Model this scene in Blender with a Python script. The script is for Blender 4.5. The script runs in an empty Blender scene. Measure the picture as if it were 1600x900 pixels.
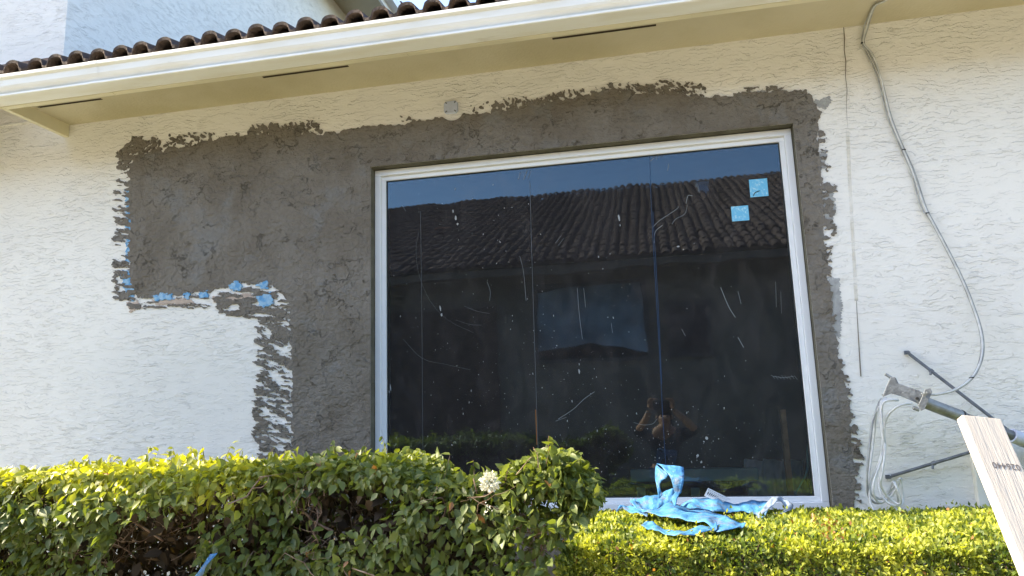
import bpy, math, random
import numpy as np
from mathutils import Vector, Matrix, Quaternion

random.seed(7)
rng = np.random.default_rng(7)
S = bpy.context.scene
COL = S.collection

# ------------------------------------------------------------------ camera
CAM = np.array([0.0, -3.7, 1.6])
YAW, PITCH, ROLL, FPX = -0.1958, 0.1701, -0.0331, 1123.2
def cam_basis():
    cy, sy, cp, sp = math.cos(YAW), math.sin(YAW), math.cos(PITCH), math.sin(PITCH)
    f = np.array([sy * cp, cy * cp, sp]); r = np.array([cy, -sy, 0.0]); u = np.cross(r, f)
    c, s = math.cos(ROLL), math.sin(ROLL)
    return c * r + s * u, c * u - s * r, f
CR, CU, CF = cam_basis()
cam = bpy.data.cameras.new('camera'); camo = bpy.data.objects.new('camera', cam); COL.objects.link(camo)
cam.sensor_width = 36.0; cam.lens = FPX / 1600 * 36.0; cam.clip_start = 0.05; cam.clip_end = 2000
m = Matrix.Identity(4)
for i in range(3):
    m[i][0] = CR[i]; m[i][1] = CU[i]; m[i][2] = -CF[i]; m[i][3] = CAM[i]
camo.matrix_world = m
S.camera = camo

def at(px, py, y=0.0):
    """the point of the plane y = const that stands at this pixel of the 1600 px photograph"""
    d = CF + (px - 800) / FPX * CR - (py - 450) / FPX * CU
    t = (y - CAM[1]) / d[1]
    return CAM + t * d
def atz(px, py, z):
    """the point of the plane z = const that stands at this pixel"""
    d = CF + (px - 800) / FPX * CR - (py - 450) / FPX * CU
    return CAM + (z - CAM[2]) / d[2] * d
def proj(P):
    v = np.asarray(P, float) - CAM
    w = v @ CF
    return 800 + FPX * (v @ CR) / w, 450 - FPX * (v @ CU) / w

# ------------------------------------------------------------------ light
SUN_EL, SUN_AZ = math.radians(40), math.radians(262.5)      # sun from the left, a little in front of the wall
sd = Vector((math.sin(SUN_AZ) * math.cos(SUN_EL), math.cos(SUN_AZ) * math.cos(SUN_EL), math.sin(SUN_EL)))
w = bpy.data.worlds.new('World'); S.world = w; w.use_nodes = True
nt = w.node_tree; bg = nt.nodes['Background']
sky = nt.nodes.new('ShaderNodeTexSky'); sky.sky_type = 'NISHITA'; sky.sun_disc = False
sky.sun_elevation = SUN_EL; sky.sun_rotation = SUN_AZ
sky.air_density = 1.0; sky.dust_density = 1.2; sky.ozone_density = 1.0
nt.links.new(sky.outputs[0], bg.inputs[0]); bg.inputs[1].default_value = 0.15
sl = bpy.data.lights.new('sun', 'SUN'); sl.energy = 4.3; sl.angle = math.radians(0.6); sl.color = (1.0, 0.86, 0.62)
so = bpy.data.objects.new('sun', sl); COL.objects.link(so)
so.rotation_mode = 'QUATERNION'; so.rotation_quaternion = (-sd).to_track_quat('-Z', 'Y'); so.location = (-10, -3, 10)
S.view_settings.view_transform = 'Standard'; S.view_settings.look = 'None'
S.view_settings.exposure = 2.02; S.view_settings.gamma = 1.0; S.view_settings.use_curve_mapping = False
try:
    S.cycles.max_bounces = 8; S.cycles.diffuse_bounces = 4; S.cycles.glossy_bounces = 4
    S.cycles.transparent_max_bounces = 12; S.cycles.transmission_bounces = 4
except Exception:
    pass

# ------------------------------------------------------------------ helpers: objects
def tag(o, label=None, cat=None, group=None, kind=None):
    if label: o['label'] = label
    if cat: o['category'] = cat
    if group: o['group'] = group
    if kind: o['kind'] = kind
    return o
def empty(name, loc=(0, 0, 0)):
    o = bpy.data.objects.new(name, None); COL.objects.link(o); o.location = loc
    o.empty_display_size = 0.1
    return o
def link(name, me, mat, parent=None, smooth=False):
    o = bpy.data.objects.new(name, me); COL.objects.link(o)
    if mat is not None and not me.materials: me.materials.append(mat)
    if parent is not None:
        o.parent = parent
        p = parent; off = Vector((0, 0, 0))
        while p is not None:
            off += p.location; p = p.parent
        o.location = -off          # vertices are written in world coordinates
    if smooth:
        me.polygons.foreach_set('use_smooth', [True] * len(me.polygons))
    return o
class MB:
    def __init__(s): s.v = []; s.f = []
    def add(s, vs, fs):
        b = len(s.v); s.v += [tuple(map(float, p)) for p in vs]; s.f += [tuple(i + b for i in f) for f in fs]; return s
    def box(s, x0, x1, y0, y1, z0, z1):
        return s.add([(x0, y0, z0), (x1, y0, z0), (x1, y1, z0), (x0, y1, z0), (x0, y0, z1), (x1, y0, z1), (x1, y1, z1), (x0, y1, z1)],
                     [(3, 2, 1, 0), (4, 5, 6, 7), (0, 1, 5, 4), (1, 2, 6, 5), (2, 3, 7, 6), (3, 0, 4, 7)])
    def frame_box(s, o, A, B, C, a, b, c):
        o, A, B, C = map(np.asarray, (o, A, B, C))
        vs = [o + A * (a if i & 1 else -a) + B * (b if i & 2 else -b) + C * (c if i & 4 else -c) for i in range(8)]
        return s.add(vs, [(0, 2, 3, 1), (4, 5, 7, 6), (0, 1, 5, 4), (1, 3, 7, 5), (3, 2, 6, 7), (2, 0, 4, 6)])
    def tube(s, pts, r, n=8, cap=True):
        pts = [np.asarray(p, float) for p in pts]
        rs = list(r) if hasattr(r, '__len__') else [r] * len(pts)
        ref = None; rings = []
        for i, p in enumerate(pts):
            t = pts[min(i + 1, len(pts) - 1)] - pts[max(i - 1, 0)]
            t = t / (np.linalg.norm(t) + 1e-9)
            if ref is None:
                ref = np.array([0, 0, 1.0]) if abs(t[2]) < .9 else np.array([1.0, 0, 0])
            a = np.cross(t, ref); a /= np.linalg.norm(a) + 1e-9; b = np.cross(a, t); ref = b
            rings.append([p + rs[i] * (math.cos(k * 2 * math.pi / n) * a + math.sin(k * 2 * math.pi / n) * b) for k in range(n)])
        vs = [q for R_ in rings for q in R_]; fs = []
        for i in range(len(pts) - 1):
            for k in range(n):
                fs.append((i * n + k, i * n + (k + 1) % n, (i + 1) * n + (k + 1) % n, (i + 1) * n + k))
        if cap:
            fs.append(tuple(range(n))[::-1]); fs.append(tuple((len(pts) - 1) * n + k for k in range(n)))
        return s.add(vs, fs)
    def sweep_x(s, prof, x0, x1, closed=True):
        n = len(prof)
        vs = [(x0, y, z) for y, z in prof] + [(x1, y, z) for y, z in prof]
        fs = [(i, (i + 1) % n, n + (i + 1) % n, n + i) for i in range(n if closed else n - 1)]
        if closed:
            fs.append(tuple(range(n))[::-1]); fs.append(tuple(n + i for i in range(n)))
        return s.add(vs, fs)
    def mesh(s, name):
        me = bpy.data.meshes.new(name); me.from_pydata(s.v, [], s.f); me.update(); return me
    def build(s, name, mat, parent=None, smooth=False, bevel=0):
        me = s.mesh(name); o = link(name, me, mat, parent, smooth)
        if bevel:
            b = o.modifiers.new('b', 'BEVEL'); b.width = bevel; b.segments = 2; b.limit_method = 'ANGLE'; b.angle_limit = math.radians(50)
        return o
def np_mesh(name, V, F, attrs=None):
    """V (n,3), F (m,k) equal-sided faces"""
    me = bpy.data.meshes.new(name); V = np.asarray(V, np.float32); F = np.asarray(F, np.int32)
    me.vertices.add(len(V)); me.vertices.foreach_set('co', V.ravel())
    me.loops.add(F.size); me.loops.foreach_set('vertex_index', F.ravel())
    me.polygons.add(len(F)); me.polygons.foreach_set('loop_start', np.arange(0, F.size, F.shape[1], dtype=np.int32))
    try: me.polygons.foreach_set('loop_total', np.full(len(F), F.shape[1], np.int32))
    except Exception: pass
    for k, a in (attrs or {}).items():
        at_ = me.attributes.new(k, 'FLOAT', 'POINT'); at_.data.foreach_set('value', np.asarray(a, np.float32))
    me.update(calc_edges=True); me.validate()
    return me
def spline(pts, n=8):
    """catmull-rom through the points"""
    P = [np.asarray(p, float) for p in pts]; P = [2 * P[0] - P[1]] + P + [2 * P[-1] - P[-2]]
    out = []
    for i in range(1, len(P) - 2):
        for k in range(n):
            t = k / n
            out.append(0.5 * ((2 * P[i]) + (P[i + 1] - P[i - 1]) * t + (2 * P[i - 1] - 5 * P[i] + 4 * P[i + 1] - P[i + 2]) * t * t
                              + (-P[i - 1] + 3 * P[i] - 3 * P[i + 1] + P[i + 2]) * t ** 3))
    out.append(P[-2]); return out

# ------------------------------------------------------------------ helpers: noise on arrays
_L = rng.random((12, 257, 257))
def vnoise(x, y, s=0):
    L = _L[s % 12]; xi = np.floor(x).astype(int); yi = np.floor(y).astype(int); fx = x - xi; fy = y - yi
    fx = fx * fx * (3 - 2 * fx); fy = fy * fy * (3 - 2 * fy)
    xi = (xi + s * 37) % 256; yi = (yi + s * 91) % 256
    return (L[yi, xi] * (1 - fx) + L[yi, xi + 1] * fx) * (1 - fy) + (L[yi + 1, xi] * (1 - fx) + L[yi + 1, xi + 1] * fx) * fy
def fbm(x, y, s=0, o=4):
    t = 0; a = 1; q = 0
    for k in range(o):
        t = t + a * vnoise(x * 2 ** k, y * 2 ** k, s + k); q += a; a *= .55
    return t / q
def sdf(poly, X, Y):
    """signed distance to a polygon, positive inside"""
    P = np.asarray(poly, float); d = np.full(X.shape, 1e9); ins = np.zeros(X.shape, bool)
    for i in range(len(P)):
        a = P[i]; b = P[(i + 1) % len(P)]; e = b - a
        t = np.clip(((X - a[0]) * e[0] + (Y - a[1]) * e[1]) / (e @ e + 1e-9), 0, 1)
        d = np.minimum(d, np.hypot(X - a[0] - t * e[0], Y - a[1] - t * e[1]))
        c = ((a[1] > Y) != (b[1] > Y)) & (X < (b[0] - a[0]) * (Y - a[1]) / (b[1] - a[1] + 1e-12) + a[0])
        ins ^= c
    return np.where(ins, d, -d)
def plate_mesh(name, F, xs, zs, yf, yb, hole=None):
    """a thin plate on the wall with the outline F = 0 (marching squares), front at yf, edges back to yb"""
    nz, nx = F.shape; verts = []; faces = []; vid = {}
    def gv(i, j):
        k = (i, j)
        if k not in vid: vid[k] = len(verts); verts.append((xs[j], yf, zs[i]))
        return vid[k]
    def ev(i, j, i2, j2):
        k = (i, j, i2, j2) if (i, j) < (i2, j2) else (i2, j2, i, j)
        if k not in vid:
            a, b = F[k[0], k[1]], F[k[2], k[3]]; t = a / (a - b)
            vid[k] = len(verts)
            verts.append((xs[k[1]] + t * (xs[k[3]] - xs[k[1]]), yf, zs[k[0]] + t * (zs[k[2]] - zs[k[0]])))
        return vid[k]
    I = F > 0
    cnt = I[:-1, :-1].astype(int) + I[1:, :-1] + I[:-1, 1:] + I[1:, 1:]
    done = np.zeros(cnt.shape, bool)
    for B in (32, 8):
        for i in range(0, cnt.shape[0] - B + 1, B):
            for j in range(0, cnt.shape[1] - B + 1, B):
                if (cnt[i:i + B, j:j + B] == 4).all() and not done[i:i + B, j:j + B].any():
                    done[i:i + B, j:j + B] = True
                    faces.append((gv(i, j), gv(i, j + B), gv(i + B, j + B), gv(i + B, j)))
    seg = []
    for i, j in zip(*np.nonzero((cnt > 0) & ~done)):
        if cnt[i, j] == 4:
            faces.append((gv(i, j), gv(i, j + 1), gv(i + 1, j + 1), gv(i + 1, j))); continue
        cs = [(i, j), (i, j + 1), (i + 1, j + 1), (i + 1, j)]; poly = []; cross = []
        for k in range(4):
            a, b = cs[k], cs[(k + 1) % 4]
            if I[a]: poly.append(gv(*a))
            if I[a] != I[b]:
                e = ev(*a, *b); poly.append(e); cross.append((e, bool(I[a])))
        if len(poly) >= 3: faces.append(tuple(poly))
        if len(cross) == 2:
            (e0, o0), (e1, o1) = cross
            seg.append((e0, e1) if o0 else (e1, e0))
    back = {}
    def bv(k):
        if k not in back: back[k] = len(verts); verts.append((verts[k][0], yb, verts[k][2]))
        return back[k]
    for a, b in seg: faces.append((a, b, bv(b), bv(a))[::-1])
    me = bpy.data.meshes.new(name); me.from_pydata(verts, [], faces); me.update()
    return me

# ------------------------------------------------------------------ helpers: materials
class NT:
    def __init__(s, name, rough=.8, spec=.3):
        s.m = bpy.data.materials.new(name); s.m.use_nodes = True; s.t = s.m.node_tree
        s.p = s.t.nodes['Principled BSDF']; s.out = s.t.nodes['Material Output']
        s.p.inputs['Roughness'].default_value = rough; s.p.inputs['Specular IOR Level'].default_value = spec
        s.tc = s.n('ShaderNodeTexCoord')
        s.obj = s.tc.outputs['Object']
    def n(s, typ, **k):
        x = s.t.nodes.new(typ)
        for a, b in k.items():
            if hasattr(x, a): setattr(x, a, b)
        return x
    def set(s, sock, v):
        if isinstance(v, bpy.types.NodeSocket): s.t.links.new(v, sock)
        else: sock.default_value = v
    def map(s, sc=(1, 1, 1), rot=(0, 0, 0), loc=(0, 0, 0), v=None):
        x = s.n('ShaderNodeMapping'); s.set(x.inputs[0], v or s.obj)
        x.inputs['Scale'].default_value = sc; x.inputs['Rotation'].default_value = rot; x.inputs['Location'].default_value = loc
        return x.outputs[0]
    def noise(s, scale, detail=3, rough=.5, dist=0, v=None, color=False):
        x = s.n('ShaderNodeTexNoise'); s.set(x.inputs['Vector'], v or s.obj)
        x.inputs['Scale'].default_value = scale; x.inputs['Detail'].default_value = detail
        x.inputs['Roughness'].default_value = rough; x.inputs['Distortion'].default_value = dist
        return x.outputs['Color' if color else 'Fac']
    def math(s, op, a, b=0.0, c=0.0, clamp=False):
        x = s.n('ShaderNodeMath', operation=op); x.use_clamp = clamp
        for q, v in zip(x.inputs, (a, b, c)): s.set(q, v)
        return x.outputs[0]
    def ramp(s, f, a, b, lo=0.0, hi=1.0, smooth=True):
        x = s.n('ShaderNodeMapRange'); x.interpolation_type = 'SMOOTHSTEP' if smooth else 'LINEAR'
        s.set(x.inputs[0], f)
        for q, v in zip(x.inputs[1:5], (a, b, lo, hi)): s.set(q, v)
        return x.outputs[0]
    def mix(s, f, a, b):
        x = s.n('ShaderNodeMix', data_type='RGBA')
        def c(v): return v if isinstance(v, bpy.types.NodeSocket) or len(v) == 4 else (*v, 1.0)
        s.set(x.inputs[0], f); s.set(x.inputs[6], c(a)); s.set(x.inputs[7], c(b))
        return x.outputs[2]
    def attr(s, name):
        x = s.n('ShaderNodeAttribute'); x.attribute_name = name; return x.outputs['Fac']
    def bump(s, h, dist=.01, strength=1.0, nrm=None):
        x = s.n('ShaderNodeBump'); x.inputs['Distance'].default_value = dist; x.inputs['Strength'].default_value = strength
        s.set(x.inputs['Height'], h)
        if nrm is not None: s.set(x.inputs['Normal'], nrm)
        s.t.links.new(x.outputs[0], s.p.inputs['Normal']); return x.outputs[0]
    def col(s, v): s.set(s.p.inputs['Base Color'], v if isinstance(v, bpy.types.NodeSocket) else (*v, 1.0)); return s

def simple(name, c, rough=.6, spec=.3, var=.12, scale=6, metal=0, bump=0, bscale=80):
    k = NT(name, rough, spec); k.p.inputs['Metallic'].default_value = metal
    n = k.noise(scale, 4); k.col(k.mix(k.ramp(n, .3, .7), tuple(x * (1 - var) for x in c), tuple(min(1, x * (1 + var)) for x in c)))
    if bump: k.bump(k.noise(bscale, 3), bump)
    return k.m

def stucco(name, base, dirt, sc=9.0, zs=2.4, crease_w=.011, dist=.012, cr=.55, brk=.46, det=3, cur=.45, flat=False, crh=.55, wb=.10, ter=.22):
    k = NT(name, .85, .2)
    wob = k.noise(7, 2, color=True)
    v = k.n('ShaderNodeVectorMath', operation='MULTIPLY_ADD'); k.set(v.inputs[0], wob); v.inputs[1].default_value = (wb, wb, wb * .4); k.set(v.inputs[2], k.obj)
    mp = k.map((1, 1, zs), v=v.outputs[0])
    n1 = k.noise(sc, det, .58, cur, v=mp)
    n2 = k.noise(sc * 1.7, det, .58, cur, v=k.map((1, 1, zs), loc=(5, 3, 8), v=v.outputs[0]))
    k.crn = n1; a1 = k.math('ABSOLUTE', k.math('SUBTRACT', n1, .5)); a2 = k.math('ABSOLUTE', k.math('SUBTRACT', n2, .47))
    gate = k.ramp(k.noise(sc * 1.3, 2, v=k.map((1, 1, 1.4), loc=(1, 9, 2))), brk, brk + .08)
    gate2 = k.ramp(k.noise(sc * 1.1, 2, v=k.map((1, 1, 1.4), loc=(7, 2, 4))), brk + .03, brk + .11)
    c1 = k.math('MULTIPLY', k.ramp(a1, 0, crease_w, 1, 0), gate); c2 = k.math('MULTIPLY', k.ramp(a2, 0, crease_w, 1, 0), gate2)
    cr_ = k.math('MAXIMUM', c1, k.math('MULTIPLY', c2, .8))
    terr = k.math('ADD', k.ramp(n1, .44, .5), k.ramp(n2, .43, .47))
    fine = k.noise(70, 4, .6)
    med = k.noise(24, 3, .5, v=k.map((1, 1, 1.8)))
    h = k.math('SUBTRACT', k.math('MULTIPLY', terr, ter), k.math('MULTIPLY', cr_, crh))
    h = k.math('ADD', h, k.math('MULTIPLY', fine, .28)); h = k.math('ADD', h, k.math('MULTIPLY', med, .38))
    if flat: h = k.math('MULTIPLY', h, k.ramp(k.noise(2.2, 3), .35, .62, .35, 1.15))
    k.bump(h, dist)
    return k, cr_, terr

# white painted stucco
k = NT('white_stucco', .85, .2)
sep = k.n('ShaderNodeSeparateXYZ'); k.set(sep.inputs[0], k.obj)
def wrinkles(freq, off, sc, thr):
    ph = k.math('MULTIPLY', sep.outputs['Z'], freq)
    ph = k.math('MULTIPLY_ADD', k.noise(sc, 2, v=k.map((1, 1, 1.3), loc=off)), 5.5, ph)
    ph = k.math('MULTIPLY_ADD', k.noise(26, 3, .6, v=k.map(loc=off)), 1.5, ph)
    fr_ = k.math('FRACT', ph)
    g_ = k.ramp(k.noise(13, 3, .6, v=k.map((.8, .8, 2.2), loc=(off[1], off[2], off[0]))), thr, thr + .07)
    line = k.math('MULTIPLY', k.ramp(k.math('ABSOLUTE', k.math('SUBTRACT', fr_, .5)), .0, .10, 1, 0), g_)
    saw = k.math('MULTIPLY', k.math('SUBTRACT', 1.0, k.ramp(fr_, .5, .62, 0, 1)), g_)
    return line, saw
l1, s1 = wrinkles(44, (3, 1, 7), 4.5, .48); l2, s2 = wrinkles(29, (9, 4, 2), 7.0, .52)
cr_ = k.math('MAXIMUM', l1, l2)
h = k.math('SUBTRACT', k.math('MULTIPLY_ADD', s2, .16, k.math('MULTIPLY', s1, .14)), k.math('MULTIPLY', cr_, .34))
h = k.math('MULTIPLY_ADD', k.noise(75, 4, .6), .22, h); h = k.math('MULTIPLY_ADD', k.noise(20, 3, .5, v=k.map((1, 1, 2.2))), .40, h)
h = k.math('MULTIPLY', h, k.ramp(k.noise(1.8, 3), .35, .62, .45, 1.15)); k.bump(h, .0085)
big = k.ramp(k.noise(1.3, 3), .35, .7)
cc = k.mix(big, (.86, .83, .77), (.82, .79, .735))
cc = k.mix(k.ramp(k.noise(9, 4), .62, .75, 0, .25), cc, (.60, .57, .50))
cc = k.mix(k.math('MULTIPLY', cr_, .19), cc, (.26, .26, .25)); k.col(cc); M_WHITE = k.m  # creases tinted darker, standing in for the shade inside them
# fresh grey mortar
k, cr_, terr = stucco('fresh_mortar', None, None, sc=6.0, zs=1.15, crease_w=.0085, dist=.026, crh=.42, wb=.05, brk=.53, ter=.12, det=6, cur=.1)
c1 = k.mix(k.ramp(k.noise(3.2, 4), .35, .65), (.168, .145, .117), (.205, .183, .155))
c1 = k.mix(k.ramp(k.noise(2.2, 5, .65, v=k.map((3.5, 1, .8), rot=(0, .5, 0))), .48, .66, 0, .45), c1, (.225, .205, .18))
c1 = k.mix(k.ramp(k.noise(5.5, 3, v=k.map(loc=(3, 1, 7))), .55, .72, 0, .6), c1, (.205, .205, .20))
c1 = k.mix(k.ramp(k.noise(45, 3), .35, .7, 0, .16), c1, (.075, .065, .05))
c1 = k.mix(k.math('MULTIPLY', cr_, .30), c1, (.03, .026, .02)); k.col(c1); M_MORTAR = k.m  # shade of the creases painted into the mortar colour
M_SMEAR = simple('thin_cement_film', (.36, .36, .35), .9, .1, .15, 30, bump=.004, bscale=120)
k = NT('blue_membrane_paint', .5); k.col(k.mix(k.ramp(k.noise(40, 4), .4, .6), (.10, .30, .55), (.28, .46, .62))); k.bump(k.noise(60, 3), .004); M_BLUEP = k.m
M_TAN = simple('tan_base_coat', (.50, .40, .33), .9, .1, .15, 30, bump=.003, bscale=100)
M_REVEAL = simple('smooth_mortar', (.135, .125, .095), .9, .1, .2, 12, bump=.006, bscale=70)
k = NT('cream_painted_metal', .38, .4)
c1 = k.mix(k.ramp(k.noise(3, 4, v=k.map((1, 4, 4))), .4, .7), (.84, .83, .78), (.78, .75, .66))
c1 = k.mix(k.ramp(k.noise(14, 5, .7, v=k.map((.25, 1, 1))), .58, .8, 0, .35), c1, (.45, .38, .26)); k.col(c1); M_GUTTER = k.m
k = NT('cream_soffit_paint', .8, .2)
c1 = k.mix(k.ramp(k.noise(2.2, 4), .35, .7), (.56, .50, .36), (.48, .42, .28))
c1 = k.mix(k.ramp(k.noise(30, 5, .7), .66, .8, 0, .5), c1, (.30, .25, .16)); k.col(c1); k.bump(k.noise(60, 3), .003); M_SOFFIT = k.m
M_FASCIA = simple('cream_fascia_paint', (.70, .64, .46), .6, .3, .08, 3)
M_DARK = simple('dark_slot', (.06, .045, .03), .9, .1)
M_VENT = simple('dirty_vent_mesh', (.10, .085, .06), .9, .1, .3, 60)
k = NT('brown_concrete_tile', .85, .25)
c1 = k.mix(k.ramp(k.noise(9, 5, .65), .35, .7), (.065, .048, .040), (.12, .086, .070))
c1 = k.mix(k.ramp(k.noise(28, 5, .7), .52, .68, 0, .8), c1, (.035, .028, .024)); k.col(c1); k.bump(k.noise(55, 4, .65), .012); M_TILE = k.m
k = NT('white_vinyl_frame', .35, .4)
c1 = k.mix(k.ramp(k.noise(18, 5, .7), .58, .75, 0, .22), (.82, .83, .84), (.50, .48, .44)); k.col(c1); M_FRAME = k.m
M_GASKET = simple('black_gasket', (.03, .035, .035), .6)
# tinted glass: thin pane, Fresnel reflection over a dark tinted see-through
k = NT('tinted_glass'); t = k.t; t.nodes.remove(k.p)
tr = k.n('ShaderNodeBsdfTransparent'); tr.inputs[0].default_value = (.60, .63, .64, 1)
gl = k.n('ShaderNodeBsdfGlossy'); gl.inputs['Roughness'].default_value = .012; gl.inputs['Color'].default_value = (.55, .80, 1.0, 1)
fr = k.n('ShaderNodeFresnel'); fr.inputs['IOR'].default_value = 1.80
wav = k.n('ShaderNodeBump'); wav.inputs['Distance'].default_value = .0006; k.set(wav.inputs['Height'], k.noise(4.5, 1)); t.links.new(wav.outputs[0], gl.inputs['Normal'])
mx = k.n('ShaderNodeMixShader'); t.links.new(fr.outputs[0], mx.inputs[0]); t.links.new(tr.outputs[0], mx.inputs[1]); t.links.new(gl.outputs[0], mx.inputs[2])
df = k.n('ShaderNodeBsdfDiffuse'); df.inputs[0].default_value = (.45, .40, .39, 1)
vo = k.n('ShaderNodeTexVoronoi'); vo.inputs['Scale'].default_value = 34; k.set(vo.inputs['Vector'], k.map((1, 0, .55)))
sp = k.math('MULTIPLY', k.ramp(vo.outputs['Distance'], .05, .11, 1, 0), k.ramp(k.noise(3.0, 3), .50, .62))
zsep = k.n('ShaderNodeSeparateXYZ'); k.set(zsep.inputs[0], k.obj)
low = k.ramp(zsep.outputs['Z'], 1.2, 2.2, 1, .25)
haze = k.math('MULTIPLY_ADD', k.ramp(k.noise(5, 5, .7, 1.5, v=k.map((1, 1, .5))), .4, .8), .050, .036)
dirt = k.math('ADD', k.math('MULTIPLY', k.math('MULTIPLY', sp, low), .35), haze, clamp=True)
m2 = k.n('ShaderNodeMixShader'); t.links.new(dirt, m2.inputs[0]); t.links.new(mx.outputs[0], m2.inputs[1]); t.links.new(df.outputs[0], m2.inputs[2])
t.links.new(m2.outputs[0], k.out.inputs[0]); M_GLASS = k.m
M_SPECK = simple('dried_splatter', (.34, .35, .35), .9, .1, .2, 200)
M_SCRATCH = simple('pale_scratch', (.20, .215, .225), .9, .1)
M_SEAMBLUE = simple('blue_film_seam', (.022, .048, .10), .6)
M_SEAMGREY = simple('grey_film_seam', (.11, .12, .13), .6)
k = NT('sky_blue_tape', .55, .3)
c1 = k.mix(k.ramp(k.noise(90, 4, .7), .5, .66), (.16, .50, .74), (.45, .70, .82)); k.col(c1); M_STICK = k.m
k = NT('blue_flashing', .5, .35)
c1 = k.mix(k.ramp(k.noise(14, 4), .35, .7), (.045, .17, .38), (.08, .25, .47))
c1 = k.mix(k.ramp(k.noise(22, 5, .7), .50, .64, 0, .8), c1, (.13, .16, .22))
c1 = k.mix(k.ramp(k.noise(70, 4, .7), .62, .72, 0, .6), c1, (.5, .58, .66)); k.col(c1); k.bump(k.noise(30, 4), .012); M_BLUE = k.m
M_BLUEBACK = simple('grey_flashing_back', (.17, .22, .31), .6, .3, .35, 25, bump=.006, bscale=40)
M_PERF = simple('white_lath', (.66, .68, .70), .5, .4, .1)
M_CABLE = simple('grey_white_cable', (.36, .36, .345), .45, .4, .2, 25)
M_CABLE2 = simple('white_cable', (.62, .62, .61), .4, .4, .15, 25)
M_GALV = simple('galvanised_steel', (.24, .26, .28), .45, .5, .2, 30, metal=.35, bump=.002, bscale=90)
M_GALVP = simple('galvanised_plate', (.155, .17, .19), .5, .5, .25, 45, metal=.2, bump=.002, bscale=90)
M_STRUT = simple('dark_steel_strut', (.14, .15, .165), .5, .5, .2, 30, metal=.3)
M_BLACK = simple('black_plastic', (.03, .03, .03), .5)
k = NT('pine_board', .75, .2)
wv = k.noise(6, 4, .6, .6, v=k.map((14, 1, 14)))
M_PINE_NODE = k
M_PANEL = simple('white_panel', (.66, .68, .70), .6, .3, .06, 4, bump=.002)
M_PLATE = simple('grey_cover_plate', (.52, .56, .68), .5, .3, .08, 40)
M_INT = simple('interior_wallboard', (.30, .29, .27), .9, .1)
M_INTD = simple('interior_dark', (.055, .05, .048), .9, .1)

# leaf materials
def leaf_mat(name, dark, mid, young_lit, trans=.35, rough=.38):
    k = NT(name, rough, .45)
    r = k.attr('rnd'); y = k.attr('young_lit'); dr = k.attr('dry')
    c = k.mix(r, dark, mid); c = k.mix(y, c, young_lit); c = k.mix(dr, c, (.32, .15, .06))
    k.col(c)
    tl = k.n('ShaderNodeBsdfTranslucent')
    c2 = k.n('ShaderNodeMix', data_type='RGBA', blend_type='MULTIPLY'); c2.inputs[0].default_value = 1
    k.set(c2.inputs[6], c); c2.inputs[7].default_value = (1.9, 1.9, .55, 1)
    k.set(tl.inputs[0], c2.outputs[2])
    mx = k.n('ShaderNodeMixShader'); mx.inputs[0].default_value = trans
    k.t.links.new(k.p.outputs[0], mx.inputs[1]); k.t.links.new(tl.outputs[0], mx.inputs[2]); k.t.links.new(mx.outputs[0], k.out.inputs[0])
    return k.m
M_FICUS = leaf_mat('ficus_leaf', (.055, .088, .028), (.110, .150, .040), (.44, .43, .035), .32, .45)
M_BOX = leaf_mat('boxwood_leaf', (.06, .10, .02), (.13, .18, .03), (.43, .45, .08), .35, .5)
M_TREELEAF = leaf_mat('tree_leaf', (.03, .06, .02), (.06, .10, .03), (.1, .14, .04), .25, .5)
k = NT('brown_twig', .9, .1); k.col(k.mix(k.ramp(k.noise(30, 4), .35, .7), (.13, .08, .055), (.32, .24, .18))); M_TWIG = k.m
M_PETAL = simple('white_petal', (.75, .74, .60), .6, .2, .1, 100)

# ------------------------------------------------------------------ ground
gb = MB(); gb.add([(-300, -300, 0), (300, -300, 0), (300, 300, 0), (-300, 300, 0)], [(0, 1, 2, 3)])
k = NT('lawn_soil', .95, .1); k.col(k.mix(k.ramp(k.noise(3, 5), .35, .7), (.07, .10, .03), (.14, .15, .06))); k.bump(k.noise(40, 4), .03)
tag(gb.build('ground', k.m), kind='structure')
pb = MB(); pb.box(-14, 14, -4.9, -1.75, -.1, .03)  # unseen pale slab, added to bounce sunlight up to the soffit
k = NT('pale_bounce_concrete', .9, .2); k.col(k.mix(k.ramp(k.noise(2, 5), .35, .7), (.46, .43, .37), (.36, .34, .30))); k.bump(k.noise(60, 4), .004)
tag(pb.build('bounce_path', k.m), kind='structure')

# ------------------------------------------------------------------ the house
house = empty('house', (-1, 0, 0))
tag(house, 'white stucco house with cream gutter and a dark window framed in fresh grey mortar', 'house')
WX0, WX1, WZ0, WZ1 = -1.532, .756, 1.092, 3.002        # window opening
XC = -3.66                                             # corner of the two-storey block
ZW = 3.56; ZB = 6.72
wb = MB()
def grid_wall(xs, zs, skip):
    for i in range(len(xs) - 1):
        for j in range(len(zs) - 1):
            if (i, j) in skip: continue
            wb.add([(xs[i], 0, zs[j]), (xs[i + 1], 0, zs[j]), (xs[i + 1], 0, zs[j + 1]), (xs[i], 0, zs[j + 1])], [(0, 1, 2, 3)])
grid_wall([XC, WX0, WX1, 7.0], [-.1, WZ0, WZ1, ZW], {(1, 1)})
wb.add([(-9, 0, -.1), (XC, 0, -.1), (XC, 0, ZB), (-9, 0, ZB)], [(0, 1, 2, 3)])
wb.add([(XC, 0, ZW), (XC, 9, ZW), (XC, 9, ZB), (XC, 0, ZB)], [(0, 1, 2, 3)])
wb.add([(7, 0, -.1), (7, 9, -.1), (7, 9, ZW), (7, 0, ZW)], [(0, 1, 2, 3)])
wall = wb.build('wall', M_WHITE, house)
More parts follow.
